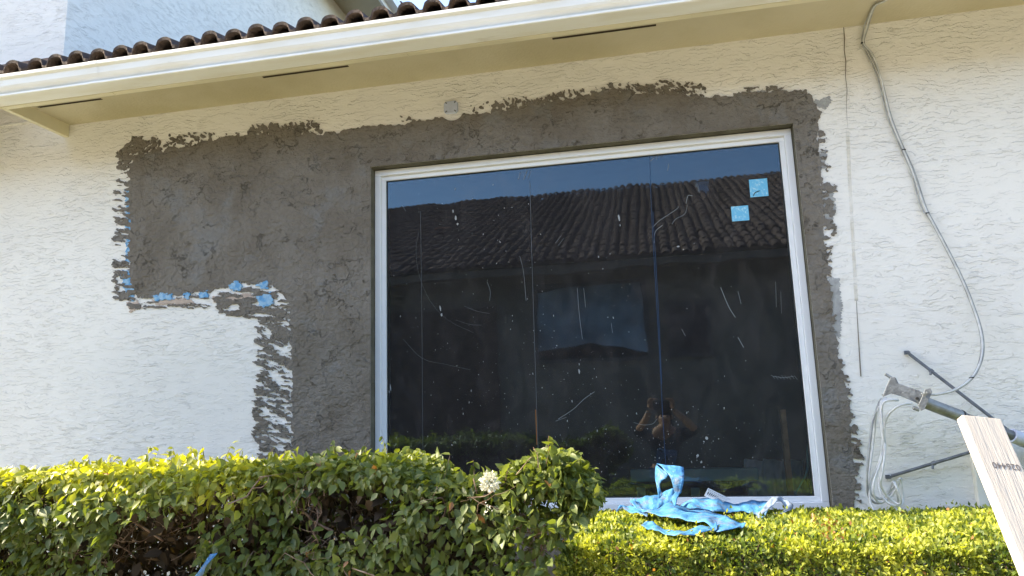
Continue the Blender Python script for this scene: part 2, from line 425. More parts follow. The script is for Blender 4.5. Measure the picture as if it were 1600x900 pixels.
# opening reveals, trowelled with mortar
rb = MB(); D_ = .16
rb.add([(WX0, 0, WZ0), (WX0, D_, WZ0), (WX0, D_, WZ1), (WX0, 0, WZ1)], [(0, 3, 2, 1)])
rb.add([(WX1, 0, WZ0), (WX1, D_, WZ0), (WX1, D_, WZ1), (WX1, 0, WZ1)], [(0, 1, 2, 3)])
rb.add([(WX0, 0, WZ1), (WX1, 0, WZ1), (WX1, D_, WZ1), (WX0, D_, WZ1)], [(0, 1, 2, 3)])
rb.add([(WX0, 0, WZ0), (WX1, 0, WZ0), (WX1, D_, WZ0), (WX0, D_, WZ0)], [(0, 3, 2, 1)])
rb.build('window_reveal', M_REVEAL, wall)

# --- mortar patch: outline worked out on a 4 mm grid of the wall
st = .0034
gx = np.arange(at(165, 450)[0], at(1352, 560)[0], st); gz = np.arange(at(900, 900)[2], at(960, 112)[2], st)
GX, GZ = np.meshgrid(gx, gz)
PX, PY = proj(np.stack([GX, np.zeros_like(GX), GZ], -1))
core = [(207, 243), (240, 238), (300, 228), (345, 218), (400, 210), (450, 208), (500, 209), (530, 206), (560, 199), (640, 193), (700, 183), (720, 181), (760, 176),
        (800, 171), (860, 160), (900, 151), (960, 144), (1030, 146), (1090, 150), (1150, 149), (1200, 143), (1245, 142), (1268, 149), (1280, 172), (1279, 230),
        (1283, 280), (1286, 330), (1290, 400), (1297, 450), (1301, 500), (1311, 550), (1320, 600), (1326, 650), (1330, 700), (1336, 750), (1339, 830), (1342, 980),
        (452, 980), (459, 705), (456, 640), (456, 600), (454, 560), (455, 500), (452, 470), (430, 446), (405, 440), (360, 446), (330, 456), (260, 462), (216, 464), (205, 440), (203, 400), (203, 330), (202, 275), (205, 255)]
n_a = fbm(PX / 8, PY / 8, 1, 5) - .5
n_b = fbm(PX / 30, PY / 30, 3, 3) - .5
F = sdf(core, PX, PY) + n_a * 13 + n_b * 5
def fringe(poly, dens, ang, sx, sy, soft=8, seed=0):
    c, s = math.cos(math.radians(ang)), math.sin(math.radians(ang))
    U = (PX * c + PY * s) / sx; V = (-PX * s + PY * c) / sy
    U = U / .74 + (fbm(PX / 6, PY / 6, seed + 2, 2) - .5) * .9; V = V / .74 + (fbm(PX / 5, PY / 5, seed + 4, 2) - .5) * .9; n = fbm(U, V, seed, 5)
    q = np.sort(n[::7, ::7].ravel()); d = sdf(poly, PX, PY)
    dd = np.clip(d / soft, 0, 1) * dens
    dd = np.clip(dd * (.35 + 1.3 * fbm(PX / 26 + seed, PY / 26, seed + 1, 3)), 0, .97)
    thr = np.interp(1 - dd, np.linspace(0, 1, len(q)), q)
    g = (n - thr) * 24
    return np.where(d > 0, g, -3)
FR = [
 ([(183, 272), (180, 240), (205, 212), (248, 214), (252, 244), (212, 262)], .66, -30, 9, 5, 6, 1),
 ([(236, 236), (240, 212), (270, 208), (300, 205), (345, 208), (380, 205), (392, 214), (340, 226), (296, 236)], .42, 10, 6.5, 5, 8, 2),
 ([(380, 214), (386, 196), (420, 190), (460, 190), (500, 184), (508, 212), (450, 216)], .70, 60, 7, 5, 8, 4),
 ([(622, 190), (625, 180), (652, 180), (655, 196)], .5, 0, 9, 6, 3, 5),
 ([(728, 180), (735, 160), (765, 158), (768, 178)], .22, 0, 7, 6, 3, 6),
 ([(762, 182), (765, 158), (800, 150), (840, 150), (880, 140), (915, 138), (912, 162), (860, 172)], .55, 65, 7, 4.5, 9, 6),
 ([(915, 158), (920, 140), (950, 128), (990, 128), (1040, 124), (1090, 126), (1114, 130), (1100, 154), (1000, 152)], .60, 30, 8, 4.5, 9, 7),
 ([(1138, 156), (1150, 138), (1200, 134), (1262, 138), (1262, 150)], .38, 0, 10, 6, 5, 8),
 ([(174, 470), (174, 300), (184, 262), (214, 255), (214, 472)], .52, 4, 20, 5, 7, 9),
 ([(200, 486), (196, 466), (300, 458), (345, 462), (350, 484), (260, 492)], .46, 3, 40, 5, 7, 10),
 ([(340, 492), (330, 460), (400, 446), (456, 446), (458, 500), (420, 504)], .58, 0, 26, 6, 6, 11),
 ([(392, 720), (394, 590), (396, 505), (420, 470), (462, 470), (462, 720)], .34, 24, 26, 6.0, 8, 3),
 ([(396, 720), (398, 590), (400, 505), (424, 470), (462, 470), (462, 720)], .30, 6, 13, 4.5, 8, 9),
 ([(1270, 400), (1276, 195), (1292, 205), (1300, 260), (1312, 300), (1310, 350), (1302, 400)], .52, -4, 15, 7, 12, 2),
 ([(1285, 560), (1280, 395), (1300, 390), (1308, 460), (1312, 540)], .42, 0, 12, 6, 10, 4),
 ([(1305, 760), (1300, 560), (1322, 560), (1338, 650), (1352, 700), (1346, 790)], .52, 12, 16, 7, 9, 5),
]
for fr_ in FR: F = np.maximum(F, fringe(*fr_))
# no mortar across the window opening; the mortar return is the reveal
OP = sdf([(WX0 - .0005, WZ0 - .0005), (WX1 + .0005, WZ0 - .0005), (WX1 + .0005, WZ1 + .0005), (WX0 - .0005, WZ1 + .0005)], GX, GZ)
F = np.minimum(F, -OP * 300)
# clean patch round the cover plate
F = np.minimum(F, np.hypot(PX - 706, PY - 170) - 19)
patch = link('mortar_patch', plate_mesh('mortar_patch', F, gx, gz, -.006, .001), M_MORTAR, wall)
def sub_plate(name, polys, mat, yf, amp=10, sc=7, seed=5, dens=None):
    for p in polys: one_plate(name, p, mat, yf, amp, sc, seed)
def one_plate(name, p, mat, yf, amp, sc, seed):
    G = sdf(p, PX, PY) + (fbm(PX / sc, PY / (sc * .6), seed, 4) - .5) * amp * .6 + (fbm(PX / 3.5, PY / 1.6, seed + 3, 3) - .5) * 9
    j = np.nonzero((G > 0).any(0))[0]; i = np.nonzero((G > 0).any(1))[0]
    i0, i1, j0, j1 = max(i[0] - 2, 0), i[-1] + 3, max(j[0] - 2, 0), j[-1] + 3
    return link(name, plate_mesh(name, G[i0:i1, j0:j1], gx[j0:j1], gz[i0:i1], yf, .001), mat, wall)
sub_plate('blue_membrane', [[(197, 296), (206, 296), (206, 360), (197, 360)], [(196, 372), (206, 372), (206, 410), (198, 412)], [(188, 424), (207, 418), (212, 448), (208, 470), (196, 462)]],
          M_BLUEP, -.003, 6, 5, 5)
sub_plate('blue_membrane', [[(240, 463), (252, 458), (270, 460), (272, 468), (244, 470)], [(288, 458), (298, 458), (296, 468), (289, 466)], [(312, 458), (324, 454), (326, 464), (313, 466)],
                            [(359, 444), (372, 440), (380, 448), (374, 455), (360, 453)], [(400, 444), (420, 438), (418, 452), (404, 449)], [(402, 464), (424, 458), (428, 476), (408, 480)]],
          M_BLUEP, -.0085, 4, 5, 6)
sub_plate('tan_base_coat', [[(197, 472), (215, 470), (222, 480), (204, 486)], [(240, 470), (300, 466), (304, 474), (244, 476)], [(330, 464), (392, 458), (396, 468), (334, 472)]], M_TAN, -.0045, 9, 7, 7)
sub_plate('cement_smear', [[(1270, 158), (1296, 150), (1300, 160), (1290, 172), (1276, 166)], [(1276, 240), (1292, 236), (1290, 262), (1278, 262)], [(1284, 300), (1300, 296), (1306, 330), (1300, 352), (1288, 346)],
                           [(1292, 430), (1312, 436), (1316, 480), (1312, 530), (1298, 520)], [(1145, 148), (1200, 142), (1205, 150), (1150, 154)]], M_SMEAR, -.002, 12, 8, 8)
# vertical stain and hairline wire right of the window, joint line at far left
M_CRACK = simple('dark_crack', (.20, .17, .13), .9)
cb = MB(); cb.tube([at(1318, 42, -.001), at(1319.5, 60, -.002), at(1319, 78, -.001), at(1321.5, 96, -.002), at(1321, 120, -.0005), at(1323.5, 140, -.001), at(1322.5, 165, -.0005), at(1324, 200, .0005)], [.0016, .0028, .002, .0022, .0014, .0014, .001, .0006], 5); cb.build('wall_crack', M_CRACK, wall); cb = MB()
cb.tube([at(1338, 470, -.001), at(1342, 540, -.002), at(1345, 588, -.002)], [.001, .0022, .0028], 5)
cb.build('wall_crack', M_CRACK, wall)
cb = MB(); pts = [at(1324, 200, -.0015), at(1328, 290, -.0015), at(1333, 380, -.0015), at(1338, 470, -.0015)]
for a, b in zip(pts[:-1], pts[1:]):
    cb.add([a + (-.008, 0, 0), a + (.008, 0, 0), b + (.008, 0, 0), b + (-.008, 0, 0)], [(0, 3, 2, 1)])
k = NT('rust_stain', .9, .1); k.col((.62, .56, .44)); tr = k.n('ShaderNodeBsdfTransparent'); mx = k.n('ShaderNodeMixShader')
k.set(mx.inputs[0], k.math('MULTIPLY', k.ramp(k.noise(9, 3), .25, .75), .40)); k.t.links.new(tr.outputs[0], mx.inputs[1]); k.t.links.new(k.p.outputs[0], mx.inputs[2]); k.t.links.new(mx.outputs[0], k.out.inputs[0])
cb.build('wall_stain', k.m, wall)
cb = MB(); cb.box(-9, at(56, 190)[0], -.006, .002, at(20, 194)[2] - .005, at(20, 194)[2] + .005); cb.build('wall_joint', M_WHITE, wall)

# --- soffit, fascia, gutter
XG0, XG1 = -7.5, 7.4; XS0 = -3.57
sb = MB()
vents = [(-3.60 + .06, -3.10), (-2.063, -1.55), (-.424, .103), (1.22, 1.74)]
VY0, VY1 = -.283, -.263; ZS = 3.49
xs = [XS0]
for a, b in vents: xs += [a, b]
xs += [XG1]
def q4(mb, a, b, c, d): mb.add([a, b, c, d], [(0, 1, 2, 3)])
for i in range(len(xs) - 1):
    x0, x1 = xs[i], xs[i + 1]
    strips = [(-.44, 0)] if i % 2 == 0 else [(-.44, VY0), (VY1, 0)]
    for y0, y1 in strips: q4(sb, (x0, y0, ZS), (x0, y1, ZS), (x1, y1, ZS), (x1, y0, ZS))
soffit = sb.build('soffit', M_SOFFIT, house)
for a, b in vents:
    vb = MB(); q4(vb, (a, VY0 - .02, ZS + .004), (a, VY1 + .02, ZS + .004), (b, VY1 + .02, ZS + .004), (b, VY0 - .02, ZS + .004)); vb.build('soffit_vent', M_DARK, soffit)
fb = MB(); fb.box(XS0, XG1, -.472, -.44, 3.408, 3.56)
fb.box(XS0 - .03, XS0, -.472, -.001, 3.408, 3.60)
for x in (-2.86, -1.15, -.02, 1.9): fb.box(x, x + .006, -.475, -.438, 3.405, 3.412)
fb.build('fascia', M_FASCIA, house, bevel=.002)
gp = [(-.475, 3.52), (-.475, 3.412), (-.583, 3.410), (-.588, 3.413), (-.588, 3.421), (-.585, 3.424), (-.560, 3.426), (-.560, 3.432), (-.564, 3.441), (-.572, 3.450), (-.582, 3.458),
      (-.589, 3.470), (-.592, 3.504), (-.604, 3.510), (-.608, 3.514), (-.608, 3.529), (-.605, 3.532), (-.588, 3.531), (-.588, 3.526), (-.586, 3.51), (-.580, 3.47), (-.556, 3.44), (-.555, 3.42), (-.482, 3.42), (-.482, 3.52)]
gt = MB(); gt.sweep_x(gp, XG0, XG1)
gut = gt.build('gutter', M_GUTTER, house)
for x in (-2.9, 2.35):
    jb = MB()
    pr_ = [(y - .0018 if y < -.5 else y, z) for y, z in gp[2:17]]
    n = len(pr_); jb.add([(x, *p) for p in pr_] + [(x + .05, *p) for p in pr_], [(i, i + 1, n + i + 1, n + i) for i in range(n - 1)])
    jb.build('gutter_joint', M_GUTTER, gut)

# --- tile roof
def tile_roof(name, parent, x0, x1, ye, ze, pitch, length, step=.137, amp=.052, course=.36, flip=1, mat=None):
    nx = int((x1 - x0) / step); seg = 12; V = []; Fq = []
    prof = []
    for i in range(nx):
        for k in range(seg):
            t = k / seg
            hgt = (1 - abs(2 * t / .74 - 1) ** 2.4) ** .5 if t < .74 else -.06 * math.sin(math.pi * (t - .74) / .26)
            prof.append((x0 + (i + t) * step, hgt * amp))
    prof = np.array(prof); n = len(prof); rows = int(length / course)
    cp, sp = math.cos(pitch), math.sin(pitch)
    base = 0
    for r in range(rows):
        jit = np.repeat(rng.normal(0, .0045, nx), seg); jl = np.repeat(rng.normal(0, .006, nx), seg)
        for (s0, lift) in ((r * course - .03, .024), ((r + 1) * course, .0)):
            s = s0 + jl * (1 if lift else 0); h = prof[:, 1] + lift + jit
            V.append(np.stack([prof[:, 0], ye + flip * (s * cp - h * sp * 0), ze + s * sp + h], 1))
        a = base + np.arange(n - 1); Fq.append(np.stack([a, a + 1, a + n + 1, a + n], 1)); base += 2 * n
        # the thick front edge of this course
        f = V[-2].copy(); g = f.copy(); g[:, 2] -= .017; g[:, 1] += flip * .002; V.append(f); V.append(g)
        a = base + np.arange(n - 1); Fq.append(np.stack([a + n, a + n + 1, a + 1, a], 1)); base += 2 * n
        if r == 0:
            u = g.copy(); u2 = g.copy(); u2[:, 1] += flip * .3; u2[:, 2] += .3 * sp; V.append(u); V.append(u2)
            a = base + np.arange(n - 1); Fq.append(np.stack([a, a + 1, a + n + 1, a + n], 1)[:, ::-1]); base += 2 * n
    me = np_mesh(name, np.concatenate(V), np.concatenate(Fq))
    return link(name, me, mat or M_TILE, parent)
P18 = math.radians(17)
roof = tile_roof('roof', house, XC + .02, 7.3, -.515, 3.578, P18, 7.2)
tile_roof('roof', house, -7.6, XC + .02, -.515, 3.578, P18, .36 * 2 if False else .73)
eb = MB()   # mortar bed behind the first tiles, and the sheathing under the roof
eb.box(-7.6, 7.3, -.492, -.45, 3.54, 3.60)
eb.add([(-3.6, -.45, 3.56), (7.3, -.45, 3.56), (7.3, 6.4, 3.56 + 6.85 * math.tan(P18)), (-3.6, 6.4, 3.56 + 6.85 * math.tan(P18))], [(0, 1, 2, 3)])
eb.build('eave_closure', simple('brown_mortar_bed', (.11, .075, .055), .95, .1, .4, 30, bump=.01), roof)
fl = MB(); fl.box(-7.6, XC + .01, -.03, -.002, 3.76, at(30, 101)[2]); fl.build('roof_flashing', simple('brown_flashing', (.16, .10, .075), .6, .3, .3, 12), roof)
# --- upper block eave
ub = MB(); OX = XC + .62
ub.box(XC, OX - .03, -.6, 9, ZB, ZB + .02); u_ = ub.build('upper_soffit', M_SOFFIT, house)
ub = MB(); ub.box(OX - .03, OX, -.6, 9, ZB - .09, ZB + .10); ub.box(OX + .002, OX + .10, -.6, 9, ZB - .02, ZB + .11); ub.build('upper_gutter', M_FRAME, house)
ub = MB(); ub.box(-9, XC, -.6, 9, ZB, ZB + .02); ub.build('upper_soffit', M_SOFFIT, house)
ub = MB()
for i in range(70):
    y = -.6 + i * .137
    ub.tube([(OX + .07, y, ZB + .13), (OX - 1.2, y, ZB + .13 + 1.27 * math.tan(P18)), (-7, y, ZB + .13 + (OX + 7.07) * math.tan(P18))], .06, 8)
ub.build('upper_roof', M_TILE, house)

# --- window
fy = .05
def ring(mb, x0, x1, z0, z1, w_, y0, y1):
    mb.box(x0, x1, y0, y1, z1 - w_, z1); mb.box(x0, x1, y0, y1, z0, z0 + w_)
    mb.box(x0, x0 + w_, y0, y1, z0 + w_, z1 - w_); mb.box(x1 - w_, x1, y0, y1, z0 + w_, z1 - w_)
window = empty('window', (-.39, .05, 1.1)); window.parent = house; window.location = (-.39 + 1, .05, 1.1)
w1 = MB(); ring(w1, WX0 + .003, WX1 - .003, WZ0 + .003, WZ1 - .006, .034, fy, .13); w1.build('window_frame', M_FRAME, window, bevel=.003)
w2 = MB(); ring(w2, WX0 + .0372, WX1 - .0372, WZ0 + .0372, WZ1 - .0402, .025, fy + .018, .129); w2.build('glazing_bead', M_FRAME, window, bevel=.003)
GX0, GX1, GZ0, GZ1 = WX0 + .062, WX1 - .062, WZ0 + .062, WZ1 - .065
w3 = MB(); ring(w3, GX0 + .0002, GX1 - .0002, GZ0 + .0002, GZ1 - .0002, .004, fy + .030, .09); w3.build('gasket', M_GASKET, window)
YG = fy + .036
w4 = MB(); w4.add([(GX0, YG, GZ0), (GX1, YG, GZ0), (GX1, YG, GZ1), (GX0, YG, GZ1)], [(0, 1, 2, 3)]); w4.build('glass', M_GLASS, window)
YS = YG - .0015
def ribbon2(mb, pts, wd, y=YS):
    P = [at(a, b, y) for a, b in pts]; P = spline(P, 4) if len(P) > 2 else P
    for a, b in zip(P[:-1], P[1:]):
        d = b - a; n = np.array([-d[2], 0, d[0]]); n = n / (np.linalg.norm(n) + 1e-9) * wd / 2
        mb.add([a - n, b - n, b + n, a + n], [(0, 1, 2, 3)])
sm = MB(); ribbon2(sm, [(1015, 236), (1018, 330), (1024, 440), (1031, 560), (1035, 640), (1041, 740)], .0032)
ribbon2(sm, [(1020, 330), (1028, 470), (1034, 600)], .003, YS - .0004); sm.build('film_seam', M_SEAMBLUE, window)
sm = MB(); ribbon2(sm, [(828, 283), (831, 400), (836, 560), (842, 740)], .0022); sm.build('film_seam', M_SEAMGREY, window)
sm = MB(); ribbon2(sm, [(657, 330), (659, 480), (661, 740)], .0018); sm.build('film_seam', M_SEAMGREY, window)
sm = MB(); ribbon2(sm, [(837, 640), (839, 695)], .0045, YS - .0005); sm.build('film_seam', simple('orange_film_edge', (.25, .11, .03), .7), window)
for (a, b, c, d) in ((1170, 281, 1201, 306), (1142, 323, 1171, 344)):
    t4 = MB(); P0 = at(a, b, YS - .001); P1 = at(c, d, YS - .001)
    t4.box(P0[0], P1[0], YS - .0016, YS - .0006, P1[2], P0[2]); o = t4.build('tape_square', M_STICK, window)
mk = MB(); ribbon2(mk, [(1177, 306), (1180, 301), (1187, 298)], .004, YS - .003); mk.build('tape_mark', M_GASKET, window)
# dried splatter and scratches
sp_ = MB()
def blob(px, py, r, el=1.0, ang=0, y=YS - .0002):
    c = at(px, py, y); n = random.choice((5, 6, 7)); vs = []
    for i in range(n):
        a = i * 2 * math.pi / n; rr = r * random.uniform(.6, 1.2); u = rr * math.cos(a); v = rr * el * math.sin(a)
        vs.append(c + np.array([u * math.cos(ang) - v * math.sin(ang), 0, u * math.sin(ang) + v * math.cos(ang)]))
    sp_.add(vs, [tuple(range(n))])
def inglass(px, py):
    p = at(px, py, YG); return GX0 + .02 < p[0] < GX1 - .02 and GZ0 + .02 < p[2] < GZ1 - .02
cl = [(700, 330, 50, 25), (760, 400, 60, 30), (1000, 700, 60, 90), (1100, 690, 60, 60), (720, 560, 90, 60), (780, 660, 60, 60), (930, 600, 60, 40), (1190, 690, 50, 25), (860, 490, 60, 40), (1100, 480, 120, 30), (960, 720, 60, 80), (740, 480, 80, 30)]
for cx, cy, sg, nn in cl:
    for _ in range(nn):
        px, py = random.gauss(cx, sg), random.gauss(cy, sg * .8)
        if inglass(px, py): blob(px, py, random.choice((.0009, .0009, .0012, .0015, .0015, .0024)), random.choice((1, 1, 1.6, 3)), random.uniform(-.3, .3))
for px, py, r, e in ((712, 340, .007, 2.2), (708, 330, .004, 3), (715, 350, .005, 1.5), (688, 482, .005, 4), (690, 492, .006, 1.4), (967, 340, .005, 4), (969, 352, .003, 3), (1060, 385, .009, .5), (1068, 390, .004, .8),
                     (905, 580, .004, 4), (870, 540, .003, 1.4), (1104, 685, .008, 1.2), (1100, 690, .004, 1), (1090, 712, .006, 1.4), (1096, 722, .007, 1), (1100, 730, .004, 1), (610, 605, .004, 6), (608, 612, .003, 3),
                     (779, 336, .003, 1), (788, 325, .003, 1), (800, 324, .003, 1), (755, 366, .003, 1.4), (942, 420, .003, 1.4)):
    blob(px, py, r, e, .1)
sp_.build('dried_splatter', M_SPECK, window)['kind'] = 'stuff'
sc_ = MB()
for pts, wd in (([(1126, 449), (1138, 478), (1149, 496)], .0035), ([(1153, 455), (1158, 475)], .002), ([(1153, 527), (1162, 543)], .003), ([(1065, 514), (1071, 525)], .002), ([(872, 655), (895, 640), (912, 624), (929, 612)], .0022),
                ([(868, 658), (885, 652)], .0015), ([(1020, 355), (1030, 345), (1045, 335), (1058, 326), (1060, 322)], .0028), ([(1050, 350), (1056, 342), (1070, 334), (1074, 320)], .0022), ([(1022, 380), (1024, 362), (1035, 352)], .003),
                ([(1072, 318), (1075, 306), (1082, 306)], .004), ([(812, 400), (818, 425), (822, 470)], .0018), ([(761, 440), (766, 455), (765, 470)], .0018), ([(902, 450), (905, 490), (910, 530)], .0022), ([(912, 450), (915, 480)], .002),
                ([(655, 360), (650, 390), (655, 430), (672, 470), (700, 500), (740, 520)], .0007), ([(630, 530), (660, 560), (700, 570), (735, 578)], .0008), ([(725, 478), (745, 486), (765, 490)], .0009), ([(712, 500), (735, 507), (752, 508)], .0008),
                ([(990, 660), (1005, 664), (1020, 662), (1027, 654)], .0016), ([(1208, 588), (1225, 590), (1240, 588)], .002), ([(1212, 440), (1213, 480)], .0016), ([(1220, 455), (1221, 490)], .0012), ([(955, 505), (957, 520)], .0016),
                ([(810, 280), (813, 270)], .003), ([(818, 281), (824, 266)], .003), ([(825, 279), (830, 266)], .002), ([(1020, 244), (1030, 238), (1048, 236)], .004), ([(1016, 252), (1024, 244)], .003), ([(1043, 267), (1045, 256)], .003),
                ([(1025, 250), (1029, 242)], .003), ([(1033, 246), (1040, 238)], .002), ([(628, 320), (634, 330)], .0015), ([(868, 380), (877, 368)], .0015), ([(872, 384), (881, 372)], .0015)):
    ribbon2(sc_, pts, wd, YS - .0003)
for i in range(8): ribbon2(sc_, [(1206 + i * 5, 586 + i % 3), (1211 + i * 5, 592 + i % 2)], .0016, YS - .0003)
sc_.build('scratch', M_SCRATCH, window)['kind'] = 'stuff'

# --- the unlit room behind the glass
ib = MB()
ib.add([(-3.2, .2, .5), (2.6, .2, .5), (2.6, 4.6, .5), (-3.2, 4.6, .5)], [(0, 1, 2, 3)])
ib.add([(-3.2, .2, 3.3), (2.6, .2, 3.3), (2.6, 4.6, 3.3), (-3.2, 4.6, 3.3)], [(3, 2, 1, 0)])
ib.add([(-3.2, 4.6, .5), (2.6, 4.6, .5), (2.6, 4.6, 3.3), (-3.2, 4.6, 3.3)], [(0, 1, 2, 3)])
ib.add([(-3.2, .2, .5), (-3.2, 4.6, .5), (-3.2, 4.6, 3.3), (-3.2, .2, 3.3)], [(0, 1, 2, 3)])
ib.add([(2.6, .2, .5), (2.6, 4.6, .5), (2.6, 4.6, 3.3), (2.6, .2, 3.3)], [(3, 2, 1, 0)])
for a in ((-3.2, WX0, .5, 3.3), (WX1, 2.6, .5, 3.3), (WX0, WX1, .5, WZ0), (WX0, WX1, WZ1, 3.3)):
    ib.add([(a[0], .2, a[2]), (a[1], .2, a[2]), (a[1], .2, a[3]), (a[0], .2, a[3])], [(0, 1, 2, 3)])
ib.build('room', M_INTD, house)

# ------------------------------------------------------------------ things behind the glass
yb_ = .26
bench = empty('sawhorse', tuple(at(1090, 760, yb_)))
tag(bench, 'dim grey-green work trestle just behind the lower part of the glass', 'trestle')
M_TEAL = simple('teal_grey_paint', (.34, .62, .66), .6, .3)
b_ = MB(); p0 = at(985, 738, yb_); p1 = at(1185, 738, yb_)
b_.box(p0[0], p1[0], yb_, yb_ + .09, p0[2] - .05, p0[2] + .01); b_.build('top_beam', M_TEAL, bench, bevel=.004)
for px in (1000, 1085, 1175):
    b_ = MB(); p = at(px, 745, yb_)
    b_.frame_box((p[0], yb_ + .04, (p[2] - .06 + .5) / 2), (1, 0, 0), (0, 1, 0), (0, 0, 1), .022, .02, (p[2] - .06 - .5) / 2); b_.build('leg', M_TEAL, bench)
M_SHEET = simple('grey_plastic_sheet', (.66, .78, .80), .5, .4, .4, 5)
b_ = MB(); n_u, n_v = 26, 14
for i in range(n_u + 1):
    for j in range(n_v + 1):
        u, v = i / n_u, j / n_v; p = at(1165 + 95 * u, 720 + 58 * v, .42)
        b_.v.append((p[0], .30 + .2 * (1 - v) + .07 * math.sin(u * 19 + v * 4) + .04 * math.sin(u * 41), p[2]))
for i in range(n_u):
    for j in range(n_v):
        a = i * (n_v + 1) + j; b_.f.append((a, a + n_v + 1, a + n_v + 2, a + 1))
tag(b_.build('plastic_sheet', M_SHEET, smooth=True), 'crumpled grey plastic sheet indoors at the lower right corner of the glass', 'plastic sheet')
post = MB(); p0 = at(1219, 640, .24); p1 = at(1237, 735, .24)
post.box(p0[0], p1[0] , .24, .28, .5, p0[2]); tag(post.build('wooden_post', simple('brown_timber', (.60, .36, .18), .7, .2, .25, 20), bevel=.003), 'short brown timber post standing indoors near the right side of the glass', 'post')
cb = MB(); cb.tube(spline([at(1268, 640, .13), at(1266, 672, .13), at(1262, 700, .13), at(1261, 735, .13), at(1252, 755, .13), at(1244, 770, .13), at(1243, 790, .13)], 6), .0045, 8)
tag(cb.build('power_cord', simple('teal_cord', (.30, .75, .80), .5), smooth=True), 'thin teal cord hanging indoors beside the right window frame', 'cord')

# ------------------------------------------------------------------ cover plate on the wall
pc = at(705, 168.5, -.004); cp_ = empty('cover_plate', tuple(pc))
tag(cp_, 'small grey cut-corner cover plate screwed to the wall above the mortar', 'cover plate')
def octa(mb, c, hw, hh, ch, y0, y1):
    pts = [(-hw + ch, -hh), (hw - ch, -hh), (hw, -hh + ch), (hw, hh - ch), (hw - ch, hh), (-hw + ch, hh), (-hw, hh - ch), (-hw, -hh + ch)]
    n = 8; mb.add([(c[0] + a, y0, c[2] + b) for a, b in pts] + [(c[0] + a, y1, c[2] + b) for a, b in pts], [tuple(range(n)), tuple(range(2 * n - 1, n - 1, -1))] + [(i, n + i, n + (i + 1) % n, (i + 1) % n) for i in range(n)])
q = MB(); octa(q, pc, .040, .036, .012, -.016, .001); q.build('plate', M_PLATE, cp_, bevel=.002)
for sx in (-1, 1):
    for sz in (-1, 1):
        q = MB(); c = (pc[0] + sx * .026, -.0185, pc[2] + sz * .026)
        q.frame_box(c, (math.cos(.7 * sx * sz), 0, math.sin(.7 * sx * sz)), (0, 1, 0), (-math.sin(.7 * sx * sz), 0, math.cos(.7 * sx * sz)), .006, .002, .0028); q.build('screw', M_STRUT, cp_)

# ------------------------------------------------------------------ cables
def zc(X, Y): return (1340 + X / 2.81, 540 + Y / 2.81)
main = [(1400, -10, 0), (1380, 2, 0), (1366, 9, 0), (1358, 26, -.03), (1352, 43, -.02), (1348, 66, -.015), (1356, 84, -.012), (1373, 120, -.012), (1390, 183, -.012), (1411, 233, -.012), (1424, 268, -.012), (1443, 323, -.014), (1457, 347, -.02),
        (1480, 390, -.03), (1503, 436, -.04), (1520, 478, -.05), (1533, 520, -.07), (1534, 556, -.10), (1520, 588, -.14), (1494, 608, -.20), (1465, 616, -.26), (1446, 616, -.32)]
def strand(off, mat, wob):
    P = []
    for i, (a, b, y) in enumerate(main):
        o = off[i] if i < len(off) else off[-1]
        P.append(atz(a + o, b + o * .2, 3.480 - .004 * wob) if i < 4 else at(a + o, b + o * .2, y - .006 * wob))
    return P
ofs = [[0, 0, 0, -1, -2, -1, -2, -2, -3, -3, -1, -4, -2, -2, -2, -2, -2, -2, -1, -1, -1, -1], [1, 1, 1, 1, 2, 1, 8, 3, 1, 0, 2, 2, 0, 0, 0, 0, 0, 0, 0, 0, 0, 0], [2, 2, 2, 3, 4, 2, 3, 3, 3, 2, 5, 4, 2, 2, 2, 2, 2, 2, 2, 2, 2, 2]]
lb = ['grey coaxial cable running down the wall, the strand nearest the window', 'pale coaxial cable down the wall, middle strand bulging just below the soffit', 'pale coaxial cable down the wall, the strand farthest from the window']
for i, o_ in enumerate(ofs):
    c = MB(); c.tube(spline(strand(o_, None, i % 2), 6), .0038, 8); cc_ = c.build('coaxial_cable', M_CABLE if i != 1 else M_CABLE2, smooth=True)
    tag(cc_, lb[i], 'cable', 'cables running down the wall')
for (a, b, y) in ((1348, 67, -.018), (1412, 234, -.016), (1449, 333, -.02), (1518, 590, -.15)):
    c = MB(); p = at(a, b, y); c.frame_box(p, (1, 0, 0), (0, 1, 0), (0, 0, 1), .008, .006, .0025); c.build('cable_tie', M_BLACK, cc_)
loops = [
 ([(130, 232), (100, 240), (68, 330), (55, 420), (42, 560), (45, 650), (72, 688), (110, 685), (150, 648), (183, 603), (192, 582)], -.10, 'outermost left strand of the slack white cables under the bracket'),
 ([(150, 236), (106, 242), (100, 300), (110, 430), (92, 520), (57, 600), (55, 680), (78, 732), (104, 742)], -.12, 'white cable ending in the lowest hanging curl beside the struts'),
 ([(180, 240), (108, 246), (107, 330), (117, 460), (102, 560), (95, 620), (115, 670), (150, 700), (186, 702), (200, 678), (192, 605), (184, 582)], -.14, 'white cable making the widest bottom loop below the bracket'),
 ([(238, 254), (205, 258), (165, 275), (127, 318), (117, 380), (121, 460), (108, 560), (102, 612), (127, 655), (163, 690), (190, 690), (178, 640), (160, 600)], -.16, 'white cable arching from the bracket middle before it hangs down'),
 ([(160, 238), (114, 250), (104, 320), (112, 420), (104, 500), (74, 590), (70, 650), (96, 690), (140, 668), (172, 625), (178, 590)], -.15, 'white cable hanging in the middle of the slack loops'),
 ([(112, 244), (82, 300), (72, 400), (62, 480), (50, 580), (60, 650), (98, 672), (140, 640), (168, 606)], -.08, 'thin white cable against the wall inside the left loops'),
 ([(70, 660), (100, 672), (130, 650), (150, 612), (160, 600), (176, 660), (175, 715), (158, 744)], -.09, 'short white cable end curling at the bottom right of the coil'),
]
